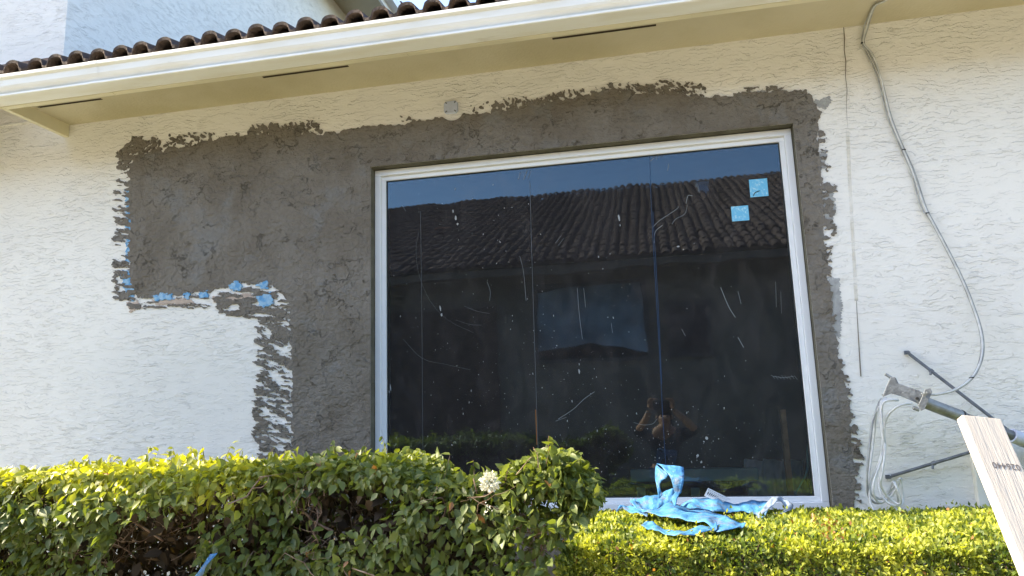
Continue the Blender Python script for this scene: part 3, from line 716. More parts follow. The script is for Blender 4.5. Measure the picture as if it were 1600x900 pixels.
for i, (pts, y, l_) in enumerate(loops):
    c = MB(); P = [at(*zc(*p), y + .02 * math.sin(j * 1.3 + i)) for j, p in enumerate(pts)]
    c.tube(spline(P, 6), .0050, 8); tag(c.build('hanging_cable', M_CABLE2 if i != 0 else M_CABLE, smooth=True), l_, 'cable', 'slack cables hanging from the bracket')

# ------------------------------------------------------------------ dish mount
mt = empty('dish_mount', tuple(at(1600, 690, -.05)))
tag(mt, 'bare galvanised satellite dish arm with two dark struts bolted to the right wall', 'dish mount')
A0 = at(1440, 627, -.31); A1 = at(1590, 684, -.16); A2 = at(1680, 716, -.02)
ax = (A1 - A0) / np.linalg.norm(A1 - A0)
c = MB(); c.tube([A0, A0 + ax * .20], .0255, 20); c.build('mast_sleeve', M_GALV, mt, smooth=False)
c = MB(); c.tube([A0 + ax * .185, A0 + ax * .192], .0275, 20); c.build('sleeve_ring', M_BLACK, mt)
c = MB(); c.tube([A0 + ax * .19, A1 + ax * .02], .0215, 20); c.build('mast', M_STRUT, mt)
c = MB(); c.tube([A1 - ax * .03, A1 + ax * .03], .030, 20); c.build('collar', M_PLATE, mt)
c = MB(); c.tube([A1 + ax * .02, A2], .032, 20); c.build('wall_arm', M_GALV, mt)
bp = A1 + ax * .09 + np.array([0, -.02, .035]); c = MB(); c.tube([bp, bp + (0, 0, .018)], .010, 6); c.build('bolt', M_STRUT, mt)
for k_, (a, b, e) in enumerate(((at(1418, 551, -.008), A1, .30), (at(1389, 745, -.008), A1, .33))):
    d = (b - a) / np.linalg.norm(b - a)
    c = MB(); c.tube([a + d * .01, b], .0075, 10); s_ = c.build('strut', M_STRUT, mt)
    c = MB(); c.frame_box(a + (-.006, -.004, 0), (1, 0, 0), (0, 1, 0), (0, 0, 1), .010, .004, .009); c.tube([a + (0, 0, -.0), a + (0, -.02, 0)], .007, 6); c.build('strut_foot', M_STRUT, s_)
    L = .12 if k_ == 0 else .19
    c = MB(); c.tube([a + d * L, a + d * (L + .014)], .0105, 10); c.tube([a + d * L + (0, -.004, -.004), a + d * L + (-.004, -.01, -.022)], .0055, 6); c.build('strut_clamp', M_STRUT, s_)
# bracket: folded plate
def z5(X, Y): return (1370 + X / 6.43, 540 + Y / 6.43)
def extr(mb, pts, y0, y1, yf=None):
    n = len(pts); vs = []
    for k_, yy in enumerate((y0, y1)):
        for (a, b) in pts:
            p = at(a, b, y0); vs.append((p[0], yy + (yf(a) if yf else 0), p[2]))
    mb.add(vs, [tuple(range(n))[::-1], tuple(n + i for i in range(n))] + [(i, (i + 1) % n, n + (i + 1) % n, n + i) for i in range(n)])
c = MB(); yfun = lambda a: -.05 + (1450 - a) * .0002
extr(c, [z5(*p) for p in ((35, 518), (50, 470), (112, 325), (150, 318), (175, 380), (240, 405), (395, 462), (440, 478), (425, 590), (385, 585), (230, 515), (120, 482))], -.305, -.300, yfun)
extr(c, [z5(*p) for p in ((150, 318), (165, 330), (190, 384), (395, 456), (395, 466), (240, 409), (175, 384))], -.300, -.260, yfun)
br = c.build('bracket', M_GALVP, mt, bevel=.001)
c = MB(); extr(c, [z5(*p) for p in ((436, 470), (448, 440), (498, 432), (515, 468), (440, 640), (405, 655), (382, 600))], -.322, -.316, yfun); c.build('clamp_plate', M_GALVP, mt, bevel=.001)
for X, Y in ((455, 484), (478, 480), (500, 470)):
    p = at(*z5(X, Y), -.372); c = MB(); c.tube([p, p + (0, -.010, 0)], .0038, 6); c.build('bolt', M_GALV, br)
for X, Y in ((140, 425), (265, 475), (55, 495)):
    p = at(*z5(X, Y), -.352); c = MB(); c.tube([p, p + (0, -.004, 0)], .0032, 8); c.build('bolt', M_GALV, br)
for a, b, rr in (((85, 285), (155, 330), .0065), ((365, 625), (425, 645), .0085)):
    c = MB(); c.tube([at(*z5(*a), -.33), at(*z5(*b), -.33)], rr, 8); c.build('bolt', M_GALV, br)
c = MB(); p = at(*z5(403, 530), -.352); c.tube([p, p + (0, -.006, 0)], .0062, 10); c.build('bracket_hole', M_BLACK, mt)

# ------------------------------------------------------------------ panel at lower right, with its raised edge
pn = empty('wall_panel', (1.6, 0, .9)); tag(pn, 'flat pale panel with a raised cream edge strip low on the wall behind the board', 'panel')
c = MB(); c.box(1.44, 2.3, -.012, .001, .3, 1.43); c.build('panel_face', M_PANEL, pn)
c = MB(); x0 = at(1514, 705)[0]; c.box(x0, x0 + .062, -.035, .001, .3, 1.45); c.build('edge_strip', simple('cream_trim', (.72, .70, .62), .6), pn, bevel=.003)

# ------------------------------------------------------------------ pine board
T = at(1534, 651, -.98); Q = at(1622, 858, -1.20)
A = Q - T; A = A / np.linalg.norm(A)
C = np.array([.93, .37, 0.0]); C -= A * (C @ A)
C = C + .0 * A; C /= np.linalg.norm(C); N = np.cross(C, A); N = N if N[2] > 0 else -N
Wd = .138; Th = .034; Lb = 2.0
brd = empty('pine_board', tuple(T))
tag(brd, 'raw pine board with a stamped number slanting over the right hedge', 'board')
k = M_PINE_NODE
me_ = MB(); ctr = T + A * (Lb / 2) - N * Th / 2
me_.frame_box(ctr, C, A, N, Wd / 2, Lb / 2, Th / 2)
# grain runs along the board: texture coordinates rotated into the board's own axes
geo = k.n('ShaderNodeTexCoord')
bo = MB()
bmesh_ = bpy.data.meshes.new('board')
loc = [(sx * Wd / 2, sy * Lb / 2, sz * Th / 2) for sx, sy, sz in ((-1, -1, -1), (1, -1, -1), (1, 1, -1), (-1, 1, -1), (-1, -1, 1), (1, -1, 1), (1, 1, 1), (-1, 1, 1))]
bmesh_.from_pydata(loc, [], [(3, 2, 1, 0), (4, 5, 6, 7), (0, 1, 5, 4), (1, 2, 6, 5), (2, 3, 7, 6), (3, 0, 4, 7)]); bmesh_.update()
g1 = k.noise(2.2, 1, .5, .0, v=k.map((9, .22, 9)))
ringf = k.math('FRACT', k.math('MULTIPLY', g1, 12))
gr = k.ramp(ringf, .72, .98)
gr = k.math('MULTIPLY', gr, .28); c1 = k.mix(gr, (.58, .52, .45), (.44, .37, .30)); c1 = k.mix(k.ramp(k.noise(60, 4, .6, v=k.map((1, .05, 1))), .45, .7, 0, .3), c1, (.46, .40, .35)); k.col(c1); k.bump(k.math('ADD', gr, k.noise(200, 3, v=k.map((1, .08, 1)))), .0015)
bobj = bpy.data.objects.new('plank', bmesh_); COL.objects.link(bobj); bmesh_.materials.append(k.m)
Nn = np.cross(C, -A)   # right-handed: X=C, Y=-A (up the board)
if Nn[2] < 0: raise RuntimeError('board frame')
mw = Matrix.Identity(4)
for i in range(3): mw[i][0] = C[i]; mw[i][1] = -A[i]; mw[i][2] = Nn[i]
bobj.parent = brd
cc0 = T + A * (Lb / 2) - Nn * Th / 2
mw[0][3], mw[1][3], mw[2][3] = [cc0[i] - T[i] for i in range(3)]
bobj.matrix_local = mw
bv_ = bobj.modifiers.new('b', 'BEVEL'); bv_.width = .003; bv_.segments = 2
# stamped number, upside down on the face
fc = bpy.data.curves.new('stamp', 'FONT'); fc.body = '026440'; fc.size = .030; fc.space_character = 1.08; fc.align_x = 'CENTER'; fc.align_y = 'CENTER'; fc.extrude = .0002; fc.offset = .0004
fo = bpy.data.objects.new('stamp_tmp', fc); COL.objects.link(fo); bpy.context.view_layer.update()
fm = bpy.data.meshes.new_from_object(fo.evaluated_get(bpy.context.evaluated_depsgraph_get())); bpy.data.objects.remove(fo)
st_ = bpy.data.objects.new('stamped_number', fm); COL.objects.link(st_); fm.materials.clear(); fm.materials.append(simple('faded_stamp_ink', (.17, .15, .14), .8, .1, .3, 300)); st_.parent = brd
tgt = at(1571, 728, -.50)
# distance along the board where the face passes that pixel
best = min(np.linspace(0, 1.2, 400), key=lambda s: (proj(T + A * s + C * .02)[0] - 1571) ** 2 * 0 + (proj(T + A * s + C * .02)[1] - 729) ** 2)
sp0 = A * best + C * .012 + Nn * .0006
ms = Matrix.Identity(4)
for i in range(3): ms[i][0] = -C[i]; ms[i][1] = A[i]; ms[i][2] = Nn[i]; ms[i][3] = sp0[i]
st_.matrix_local = ms

# ------------------------------------------------------------------ blue flashing strips on the hedge
def ydep(py): return float(np.interp(py, [700, 770, 790, 805, 820, 850], [-.30, -.30, -.34, -.45, -.68, -1.02]))
def strip(name, pairs, mat, label, y=None, n=7, dz=0, group='loose flashing strips on the hedge', thick=.0022, lift=0):
    P = []
    for i, (a, b, c_, d_) in enumerate(pairs):
        p = (940 + a / 5, 700 + b / 5); q_ = (940 + c_ / 5, 700 + d_ / 5)
        if y is None: ya, yb2 = ydep(p[1]) + lift, ydep(q_[1]) + lift
        else: ya, yb2 = y[i] if isinstance(y, list) else (y, y)
        P.append((at(*p, ya), at(*q_, yb2)))
    L = spline([p[0] for p in P], n); R_ = spline([p[1] for p in P], n); mcols = 6
    m_ = MB()
    for i, (l, r) in enumerate(zip(L, R_)):
        for j in range(mcols + 1):
            t_ = j / mcols; p = l * (1 - t_) + r * t_; wv_ = .004 * math.sin(i * .45 + t_ * 2.2 + len(pairs)) + .0015 * math.sin(i * 1.1 - t_ * 6) + .018 * (y is None)
            m_.v.append(tuple(p + np.array([0, -.4, 1]) * wv_))
    for i in range(len(L) - 1):
        for j in range(mcols): a = i * (mcols + 1) + j; m_.f.append((a, a + mcols + 1, a + mcols + 2, a + 1))
    o = m_.build(name, mat, smooth=True); s_ = o.modifiers.new('s', 'SOLIDIFY'); s_.thickness = thick; s_.offset = 0
    tag(o, label, 'flashing strip', group); return o
fl_ = empty('flashing_strip', tuple(at(1050, 800, -.5)))
tag(fl_, 'long blue flashing strip tangled on the right hedge with one tall upright loop', 'flashing strip', 'loose flashing strips on the hedge')
def as_part(o, name):
    o.name = name
    for k_ in ('label', 'category', 'group'):
        if k_ in o: del o[k_]
    o.parent = fl_; o.location = -fl_.location
a = strip('x', [(448, 388, 478, 376), (430, 300, 458, 312), (418, 215, 458, 280), (424, 150, 500, 232), (432, 126, 520, 215)], M_BLUE, None, y=[(-.50, -.50), (-.49, -.50), (-.46, -.52), (-.45, -.54), (-.47, -.56)])
as_part(a, 'loop_side')
a = strip('x', [(428, 124, 640, 158), (470, 150, 645, 200), (520, 200, 642, 262), (556, 290, 620, 340), (572, 350, 596, 390), (545, 400, 570, 455)], M_BLUE, None, y=[(-.47, -.50), (-.52, -.55), (-.56, -.58), (-.57, -.58), (-.55, -.56), (-.50, -.52)])
as_part(a, 'loop_front')
a = strip('x', [(575, 345, 560, 455), (500, 372, 500, 480), (400, 402, 440, 512), (320, 420, 380, 520), (240, 428, 330, 528), (222, 440, 340, 545)], M_BLUE, None)
as_part(a, 'rear_run')
a = strip('x', [(222, 436, 260, 432), (240, 470, 285, 470), (300, 520, 345, 520), (380, 545, 440, 505), (470, 560, 520, 462), (600, 590, 640, 488), (720, 606, 760, 510), (820, 625, 880, 532), (900, 682, 960, 565), (1060, 668, 1040, 600), (1100, 655, 1130, 628)], M_BLUE, None, lift=-.03)
as_part(a, 'front_run')
a = strip('x', [(900, 625, 905, 668), (860, 645, 850, 690), (760, 655, 745, 706), (660, 680, 650, 722), (560, 690, 560, 716), (470, 655, 460, 698), (400, 618, 380, 668), (355, 600, 312, 642)], M_BLUE, None, lift=-.04)
as_part(a, 'curled_tail')
strip('flashing_strip', [(580, 468, 640, 470), (640, 430, 730, 500), (740, 398, 820, 512), (860, 384, 900, 500), (960, 418, 1000, 498), (1080, 432, 1100, 500), (1190, 412, 1190, 510), (1290, 412, 1240, 540), (1330, 425, 1262, 555)], M_BLUE,
      'shaded dirty blue flashing strip lying along the window sill side of the hedge', y=[(-.26, -.38), (-.28, -.42), (-.24, -.40), (-.22, -.38), (-.2, -.34), (-.2, -.32), (-.2, -.34), (-.22, -.36), (-.25, -.4)])
strip('flashing_strip', [(1174, 590, 1190, 560), (1230, 560, 1215, 530), (1262, 520, 1245, 485), (1330, 450, 1300, 420), (1385, 420, 1380, 372), (1440, 455, 1450, 415), (1420, 500, 1498, 455), (1330, 505, 1420, 515)], M_BLUEBACK,
      'grey-backed end of flashing folded into a flat triangle at the right of the tangle', y=[(-.5, -.46), (-.46, -.42), (-.42, -.38), (-.34, -.3), (-.3, -.24), (-.28, -.26), (-.32, -.28), (-.36, -.34)])
strip('flashing_strip', [(118, 530, 125, 520), (150, 485, 190, 480), (220, 530, 240, 488), (300, 548, 310, 508), (360, 560, 370, 530)], M_BLUE, 'short blue flashing end poking out left of the tangle')
# perforated white lath strip: a real lattice
lt = MB()
def lp(u, v):   # u along 0..1, v across 0..1
    a = np.array(at(940 + (834 + 170 * u) / 5, 700 + (316 + 84 * u) / 5, -.20)); b = np.array(at(940 + (806 + 130 * u) / 5, 700 + (372 + 60 * u) / 5, -.24)); return a * (1 - v) + b * v
for v in (0, 1):
    lt.tube([lp(i / 10, v) for i in range(11)], .0022, 6)
lt.tube([lp(0, 0), lp(0, 1)], .0022, 6)
for i in range(11):
    lt.tube([lp(i / 11, 0), lp((i + 1) / 11, 1)], .0014, 5); lt.tube([lp(i / 11, 1), lp((i + 1) / 11, 0)], .0014, 5)
    lt.tube([lp((i + .5) / 11, 0.0), lp((i + .5) / 11, 1)], .0009, 5)
tag(lt.build('lath_strip', M_PERF), 'white perforated lath strip leaning on the sill behind the blue strips', 'lath strip')

# ------------------------------------------------------------------ foliage
def norm(a): return a / (np.linalg.norm(a, axis=-1, keepdims=True) + 1e-9)
def leaves(P, D, N, L, Wd_, tpl, fc_):
    """P base points, D leaf direction, N leaf normal; returns vertices and faces"""
    D = norm(D); B = norm(np.cross(N, D)); N = np.cross(D, B)
    t_ = np.asarray(tpl); n = len(P); k_ = len(t_)
    V = P[:, None, :] + D[:, None, :] * (t_[None, :, 0:1] * L[:, None, None]) + B[:, None, :] * (t_[None, :, 1:2] * Wd_[:, None, None]) + N[:, None, :] * (t_[None, :, 2:3] * L[:, None, None])
    F_ = (np.asarray(fc_)[None] + (np.arange(n) * k_)[:, None, None]).reshape(-1, len(fc_[0]))
    return V.reshape(-1, 3), F_, k_
TF = [(0, 0, 0), (.28, .46, .05), (.62, .42, .02), (1, 0, -.16), (.62, -.42, .02), (.28, -.46, .05), (.30, 0, -.04), (.66, 0, -.06)]
FF = [(0, 6, 1), (6, 7, 2), (6, 2, 1), (7, 3, 2), (0, 5, 6), (6, 5, 4), (6, 4, 7), (7, 4, 3)]
TS = [(0, 0, 0), (.45, .5, .10), (1, 0, 0), (.45, -.5, .10)]
FS = [(0, 2, 1), (0, 3, 2)]
def foliage(name, P, Nout, Lm, Wr, mat, parent, big=True, droop=.6, young_lit=None, dry=None, spread=.7):
    n = len(P)
    D = norm(Nout * .45 + rng.normal(0, .6, (n, 3)) + np.array([0, 0, -droop]))
    N_ = norm(Nout * spread + np.array([0, 0, .45]) + rng.normal(0, .55, (n, 3)))
    L = Lm * rng.uniform(.55, 1.35, n); W_ = L * Wr * rng.uniform(.85, 1.15, n)
    V, F_, k_ = leaves(P, D, N_, L, W_, TF if big else TS, FF if big else FS)
    at_ = {'rnd': np.repeat(rng.random(n), k_), 'young_lit': np.repeat(young_lit if young_lit is not None else np.zeros(n), k_), 'dry': np.repeat(dry if dry is not None else np.zeros(n), k_)}
    return link(name, np_mesh(name, V, F_, at_), mat, parent)

# left hedge: tall, big-leaved, with holes where the branches show
LH = empty('hedge', (-1.6, -1.0, 0)); tag(LH, 'tall dark green large-leaved hedge with bare gaps, in front of the left wall', 'hedge')
sil = [(-120, 730), (0, 727), (150, 722), (195, 714), (300, 712), (400, 712), (500, 706), (600, 697), (680, 704), (725, 738), (785, 740), (830, 708), (880, 693), (905, 712), (925, 735), (940, 765)]
sp3 = np.array([at(a, b + 8, np.interp(a, [640, 800], [-.72, -1.2])) for a, b in sil]); zt = lambda x: np.interp(x, sp3[:, 0], sp3[:, 2])
XL, XR = -3.4, sp3[-1, 0]
def yrear(x): return -.62 - .50 * np.clip((x + 1.05) / .5, 0, 1)
def yfront(x, z): return -1.40 - .10 * (vnoise(x * 2.2 + 20, z * 2.2 + 5, 2) - .5) * 2 - .07 * np.exp(-((x + 1.55) / .25) ** 2)
holes = [(245, 868, 62, 60, .93), (195, 820, 30, 22, .5), (300, 815, 60, 28, .6), (545, 788, 75, 32, .85), (500, 820, 40, 25, .7), (610, 770, 40, 20, .4), (850, 790, 45, 20, .7), (690, 795, 30, 15, .5), (720, 850, 30, 20, .4), (790, 862, 40, 25, .5), (130, 880, 40, 20, .5), (840, 850, 40, 25, .6), (640, 872, 50, 18, .5), (380, 850, 30, 20, .4)]
edge = np.array([(680, 880), (700, 903), (745, 936), (775, 930), (800, 915), (830, 880), (860, 862), (900, 840), (1100, 800)], float)
def keepmask(P, front=True):
    px, py = proj(P); kp = np.ones(len(P), bool)
    if front:
        for hx, hy, rx, ry, pr_ in holes:
            d = ((px - hx) / rx) ** 2 + ((py - hy) / ry) ** 2
            kp &= ~((d < 1.3) & (rng.random(len(P)) < min(1, pr_ * 1.15) * np.clip(1.9 - d, 0, 1)))
        nz_ = fbm(px / 40, py / 34, 6, 3); kp &= (nz_ > .40) | (rng.random(len(P)) < .38)
    xe = np.interp(py, edge[:, 0], edge[:, 1])
    return kp & (px < xe + rng.normal(0, 5, len(P)) + 4)
PP = []; NN = []
n = 22000; x = rng.uniform(XL, XR, n); z = zt(x) - rng.uniform(0, 1, n) ** 1.15 * .80; dep = rng.exponential(.055, n)
rnd_top = np.clip(1 - (zt(x) - z) / .10, 0, 1) ** 2 * .10
y = yfront(x, z) + dep + rnd_top + .05 * (fbm(x * 9, z * 9, 8, 2) - .5)
P = np.stack([x, y, z], 1); kp = keepmask(P); P = P[kp]; PP.append(P); NN.append(np.tile([0, -1, .25], (len(P), 1)))
n = 13000; x = rng.uniform(XL, XR, n); y = yrear(x) - rng.uniform(0, 1, n) * (1.36 + yrear(x)); z = zt(x) - rng.exponential(.035, n) + .05 * (fbm(x * 5, y * 5, 9, 3) - .5) - .02 * 0
y = np.maximum(y, yfront(x, z) + .03)
P = np.stack([x, y, z], 1); kp = keepmask(P, False); P = P[kp]; PP.append(P); NN.append(np.tile([0, -.15, 1], (len(P), 1)))
n = 9500; x = rng.uniform(XL, XR, n); z = zt(x) - rng.uniform(0, .9, n); y = yrear(x) - rng.exponential(.06, n)      # rear face
P = np.stack([x, y, z], 1); kp = keepmask(P, False) ; P = P[kp]; PP.append(P); NN.append(np.tile([0, .4, .3], (len(P), 1)))
n = 1500; x = XR - rng.exponential(.07, n); y = rng.uniform(-1.40, -1.12, n); z = zt(x) - rng.uniform(0, .28, n)
P = np.stack([x, y, z], 1); kp = keepmask(P, False); P = P[kp]; PP.append(P); NN.append(np.tile([.8, -.5, .3], (len(P), 1)))
SPR = []
for _ in range(34):
    x_ = rng.uniform(-2.7, -.35); y_ = float(yrear(x_)) - rng.uniform(0, .45); h_ = rng.uniform(.02, .075)
    d_ = np.array([rng.normal(0, .35), rng.normal(0, .3), 1.0]); b_0 = np.array([x_, y_, float(zt(x_)) - .03]); SPR.append((b_0, b_0 + d_ * (h_ + .03)))
    q_ = np.linspace(.35, 1, int(3 + h_ * 60))[:, None]; P = b_0 + d_ * (h_ + .03) * q_ + rng.normal(0, .003, (len(q_), 3)); PP.append(P); NN.append(rng.normal(0, .8, (len(P), 3)) + [0, -.2, .3])
P = np.concatenate(PP); Nn_ = np.concatenate(NN)
px, py = proj(P)
young_lit = np.clip((.10 - (zt(P[:, 0]) - P[:, 2])) / .10, 0, 1) * np.clip(1.1 - np.clip((px - 330) / 150, 0, 1), 0, 1) * .8 + .12  # yellow top at the left: new growth plus sunlight painted into leaf colour
young_lit = np.maximum(young_lit, np.exp(-(((px - 350) / 75) ** 2 + ((py - 765) / 35) ** 2)) * 1.0) * rng.uniform(.3, 1.1, len(P))  # sunlit clump painted yellow
young_lit = np.clip(young_lit, 0, 1); dry = (rng.random(len(P)) < .004).astype(float)
foliage('leaves', P, Nn_, .0375, .56, M_FICUS, LH, True, .75, young_lit, dry)
# branches
tw = MB()
def walk(p, d, L, r, depth, wander=.35, n_=7):
    pts = [np.array(p, float)]; d = np.array(d, float)
    for i in range(n_):
        d = d + np.array([rng.normal(0, wander), rng.normal(0, wander), rng.normal(0, wander) + .05]); d /= np.linalg.norm(d)
        q_ = pts[-1] + d * L / n_
        if depth < 2 or p[2] > .9:
            qx, qy = proj(q_)
            if qx > np.interp(qy, edge[:, 0], edge[:, 1]) - 6: d[0] = -abs(d[0]); break_ = True; q_ = pts[-1] + np.array([-.01, 0, .005])
        q_[1] = min(max(q_[1], -1.42), float(yrear(q_[0]))); q_[2] = min(q_[2], zt(q_[0]) - .03)
        pts.append(q_)
    tw.tube(pts, [r * (1 - .75 * i / n_) for i in range(n_ + 1)], 5 if r < .006 else 7)
    if depth:
        for _ in range(3 if depth > 1 else 4):
            i = rng.integers(1, n_); walk(pts[i], d + rng.normal(0, .8, 3), L * .6, r * .55, depth - 1)
for x in np.arange(-3.2, -.5, .17):
    walk((x, float(yrear(x)) - rng.uniform(.15, .4), .55), (rng.normal(0, .25), rng.normal(0, .25), 1), .85, rng.uniform(.007, .013), 2, .22)
for hx, hy, cnt in ((245, 850, 16), (545, 790, 16), (830, 800, 16), (300, 790, 12), (700, 800, 10), (800, 855, 10)):
    for _ in range(cnt):
        p = at(hx + rng.normal(0, 40), hy + rng.normal(0, 25), -1.22 + rng.normal(0, .08)); walk(p, rng.normal(0, 1, 3), rng.uniform(.12, .32), rng.uniform(.0018, .0035), 1, .3)
c_ = at(215, 900, -1.2)
for a, b in ((at(328, 862, -1.22), at(298, 800, -1.2)), (at(298, 800, -1.2), at(232, 770, -1.2)), (at(298, 800, -1.2), at(340, 770, -1.2)), (at(255, 845, -1.3), at(180, 800, -1.3)), (at(470, 795, -1.25), at(520, 830, -1.3)), (at(505, 770, -1.2), at(480, 830, -1.25))):
    m_ = (a + b) / 2 + rng.normal(0, .015, 3); tw.tube(spline([a, m_, b], 4), .0045, 6)
for a, b in SPR: tw.tube([a, (a + b) / 2 + rng.normal(0, .004, 3), b], [.0016, .0013, .0008], 4)
tag(tw.build('branches', M_TWIG, LH, smooth=True), kind='stuff')
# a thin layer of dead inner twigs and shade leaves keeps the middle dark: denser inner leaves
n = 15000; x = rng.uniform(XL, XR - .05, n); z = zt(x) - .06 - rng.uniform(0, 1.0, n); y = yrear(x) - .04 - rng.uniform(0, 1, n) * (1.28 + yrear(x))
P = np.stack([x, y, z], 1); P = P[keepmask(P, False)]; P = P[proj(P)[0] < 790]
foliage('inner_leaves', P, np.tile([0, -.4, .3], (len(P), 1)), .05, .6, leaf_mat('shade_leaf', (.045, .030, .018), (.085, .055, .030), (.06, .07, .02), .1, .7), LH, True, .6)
# white flower head
fc0 = at(765, 753, -1.50); pts_ = rng.normal(0, 1, (260, 3)); pts_ = norm(pts_) * rng.uniform(.3, 1, (260, 1)) * np.array([.028, .018, .025]); pts_ = pts_[pts_[:, 1] < .01]
nf = len(pts_); Vf, Ff, kf = leaves(pts_ + fc0, norm(pts_) + rng.normal(0, .5, (nf, 3)), rng.normal(0, 1, (nf, 3)) + [0, -1, 0], np.full(nf, .013), np.full(nf, .008), TS, FS)
link('flower_head', np_mesh('flower_head', Vf, Ff), M_PETAL, LH)
fc1 = at(762, 797, -1.46); pts_ = rng.normal(0, .010, (30, 3)); pts_ = pts_[:14]; Vf, Ff, kf = leaves(pts_ + fc1, rng.normal(0, 1, (14, 3)), rng.normal(0, 1, (14, 3)) + [0, -1, 0], np.full(14, .010), np.full(14, .005), TS, FS)
link('flower_head', np_mesh('flower_head', Vf, Ff), M_PETAL, LH)
# blue scrap caught in the left hedge
b_ = MB()
for i in range(9):
    t_ = i / 8; p = at(334 - 30 * t_, 866 + 44 * t_, -1.44); b_.v += [tuple(p + (-.012 - .004 * math.sin(i), .01 * math.sin(i * .9), 0)), tuple(p + (.014, -.008 + .01 * math.cos(i), .004))]
for i in range(8): b_.f.append((2 * i, 2 * i + 1, 2 * i + 3, 2 * i + 2))
o = b_.build('flashing_scrap', M_BLUE, smooth=True); o.modifiers.new('s', 'SOLIDIFY').thickness = .002
tag(o, 'narrow blue scrap of flashing hanging in the left hedge near the bottom of the photo', 'flashing scrap')

# right hedge: clipped, tiny leaves
RH = empty('hedge', (.7, -.6, 0)); tag(RH, 'low clipped small-leaved yellow-green hedge under the right side of the window', 'hedge')
X0 = -.385; ZT = 1.115
def zt2(x, y): return ZT + .020 * (fbm(x * 4, y * 4, 4, 3) - .5) * 2 - .022 * (y + .25) + .03 * (vnoise(x * 1.4 + 9, y * 1.4, 5) - .5)
def rnd_edge(x, y):   # drop near the left end and the front edge
    return -.09 * np.clip(1 - (x - X0) / .10, 0, 1) ** 2 - .05 * np.clip(1 - (y + 1.06) / .08, 0, 1) ** 2 - .02 * np.clip(1 - (-.12 - y) / .05, 0, 1) ** 2
PP = []; NN = []
n = 54000; x = rng.uniform(X0, 2.6, n); y = rng.uniform(-1.04, -.12, n); z = zt2(x, y) + rnd_edge(x, y) - rng.exponential(.016, n) + (rng.random(n) < .04) * rng.uniform(0, .03, n)
PP.append(np.stack([x, y, z], 1)); NN.append(np.tile([0, -.1, 1], (n, 1)))
n = 44000; x = rng.uniform(X0, 2.4, n); z = ZT - rng.uniform(0, 1, n) ** 1.2 * .42; y = -1.02 - .30 * (ZT - z) + rng.exponential(.020, n) - .05 * (fbm(x * 6, z * 6, 6, 3) - .5)
PP.append(np.stack([x, y, z], 1)); NN.append(np.tile([-.5, -.8, .5], (n, 1)))
n = 11000; y = rng.uniform(-1.15, -.12, n); z = ZT - .02 - rng.uniform(0, .45, n); x = X0 + rng.exponential(.02, n) + .03 * (fbm(y * 6, z * 6, 7, 3) - .5)
PP.append(np.stack([x, y, z], 1)); NN.append(np.tile([-1, -.2, .3], (n, 1)))
n = 5000; x = rng.uniform(X0, 2.4, n); z = ZT - rng.uniform(0, .3, n); y = -.12 - rng.exponential(.02, n)
PP.append(np.stack([x, y, z], 1)); NN.append(np.tile([0, 1, .3], (n, 1)))
P = np.concatenate(PP); Nn_ = np.concatenate(NN)
lump = fbm(P[:, 0] * 14 + P[:, 2] * 9, P[:, 1] * 14 + P[:, 2] * 11, 10, 3)
kp = (lump > .42) | (rng.random(len(P)) < .5); P = P[kp]; Nn_ = Nn_[kp]; lump = lump[kp]
young_lit = np.clip(.15 + (lump - .4) * 2.6 + rng.normal(0, .22, len(P)), 0, 1)
px, py = proj(P); dry = ((rng.random(len(P)) < .012) | ((np.hypot((px - 1290 - (py - 815) * .5) / 26, (py - 828) / 26) < 1) & (rng.random(len(P)) < .22))).astype(float)
foliage('leaves', P, Nn_, .0185, .62, M_BOX, RH, False, -.25, young_lit, dry, spread=.55)
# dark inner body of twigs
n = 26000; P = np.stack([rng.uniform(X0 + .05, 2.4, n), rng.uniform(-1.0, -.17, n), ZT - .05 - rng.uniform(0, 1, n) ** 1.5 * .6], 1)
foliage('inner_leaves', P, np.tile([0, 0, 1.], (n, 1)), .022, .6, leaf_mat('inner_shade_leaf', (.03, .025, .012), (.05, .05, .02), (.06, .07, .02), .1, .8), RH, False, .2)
tw = MB()
for i in range(220):
    p = np.array([rng.uniform(X0 + .04, 2.3), rng.uniform(-1.03, -.2), ZT - .12 - rng.uniform(0, .3)]); d = np.array([rng.normal(0, .3), rng.normal(0, .3), 1.0]) * rng.uniform(.08, .14)
    tw.tube([p, p + d * .5 + rng.normal(0, .01, 3), p + d], [.002, .0015, .0008], 4, False)
for x in np.arange(-.2, 2.3, .3): tw.tube([(x, -.6, -.02), (x + .03, -.58, .5), (x - .02, -.6, .95)], [.014, .011, .006], 6)
tag(tw.build('branches', M_TWIG, RH), kind='stuff')

# ------------------------------------------------------------------ the neighbouring house across the added path (seen in the glass)
NB = empty('neighbour_house', (0, -7.2, 0)); tag(NB, 'brown tiled neighbouring house seen only as a dark reflection in the window', 'house')
yN = -7.2; zE = 3.75
M_NW = simple('olive_stucco', (.20, .18, .15), .9, .1, .15, 2, bump=.006, bscale=30)
c = MB(); c.box(-12, 12, yN - .25, yN, -.05, zE); c.box(-12, 12, yN - 9, yN - 8.8, -.05, zE); c.box(-12.2, -12, yN - 9, yN, -.05, zE); c.box(12, 12.2, yN - 9, yN, -.05, zE); c.build('wall', M_NW, NB)
c = MB(); c.box(-12.5, 12.5, yN + .001, yN + .55, zE - .05, zE - .03); c.box(-12.5, 12.5, yN + .55, yN + .58, zE - .12, zE + .05); c.build('eave', simple('brown_fascia', (.16, .13, .10), .6), NB)
tile_roof('roof', NB, -12.4, 12.4, yN + .62, zE + .02, math.radians(24.5), 8.0, step=.155, amp=.05, course=.36, flip=-1, mat=simple('dark_old_tile', (.12, .08, .065), .95, .05, .5, 5))
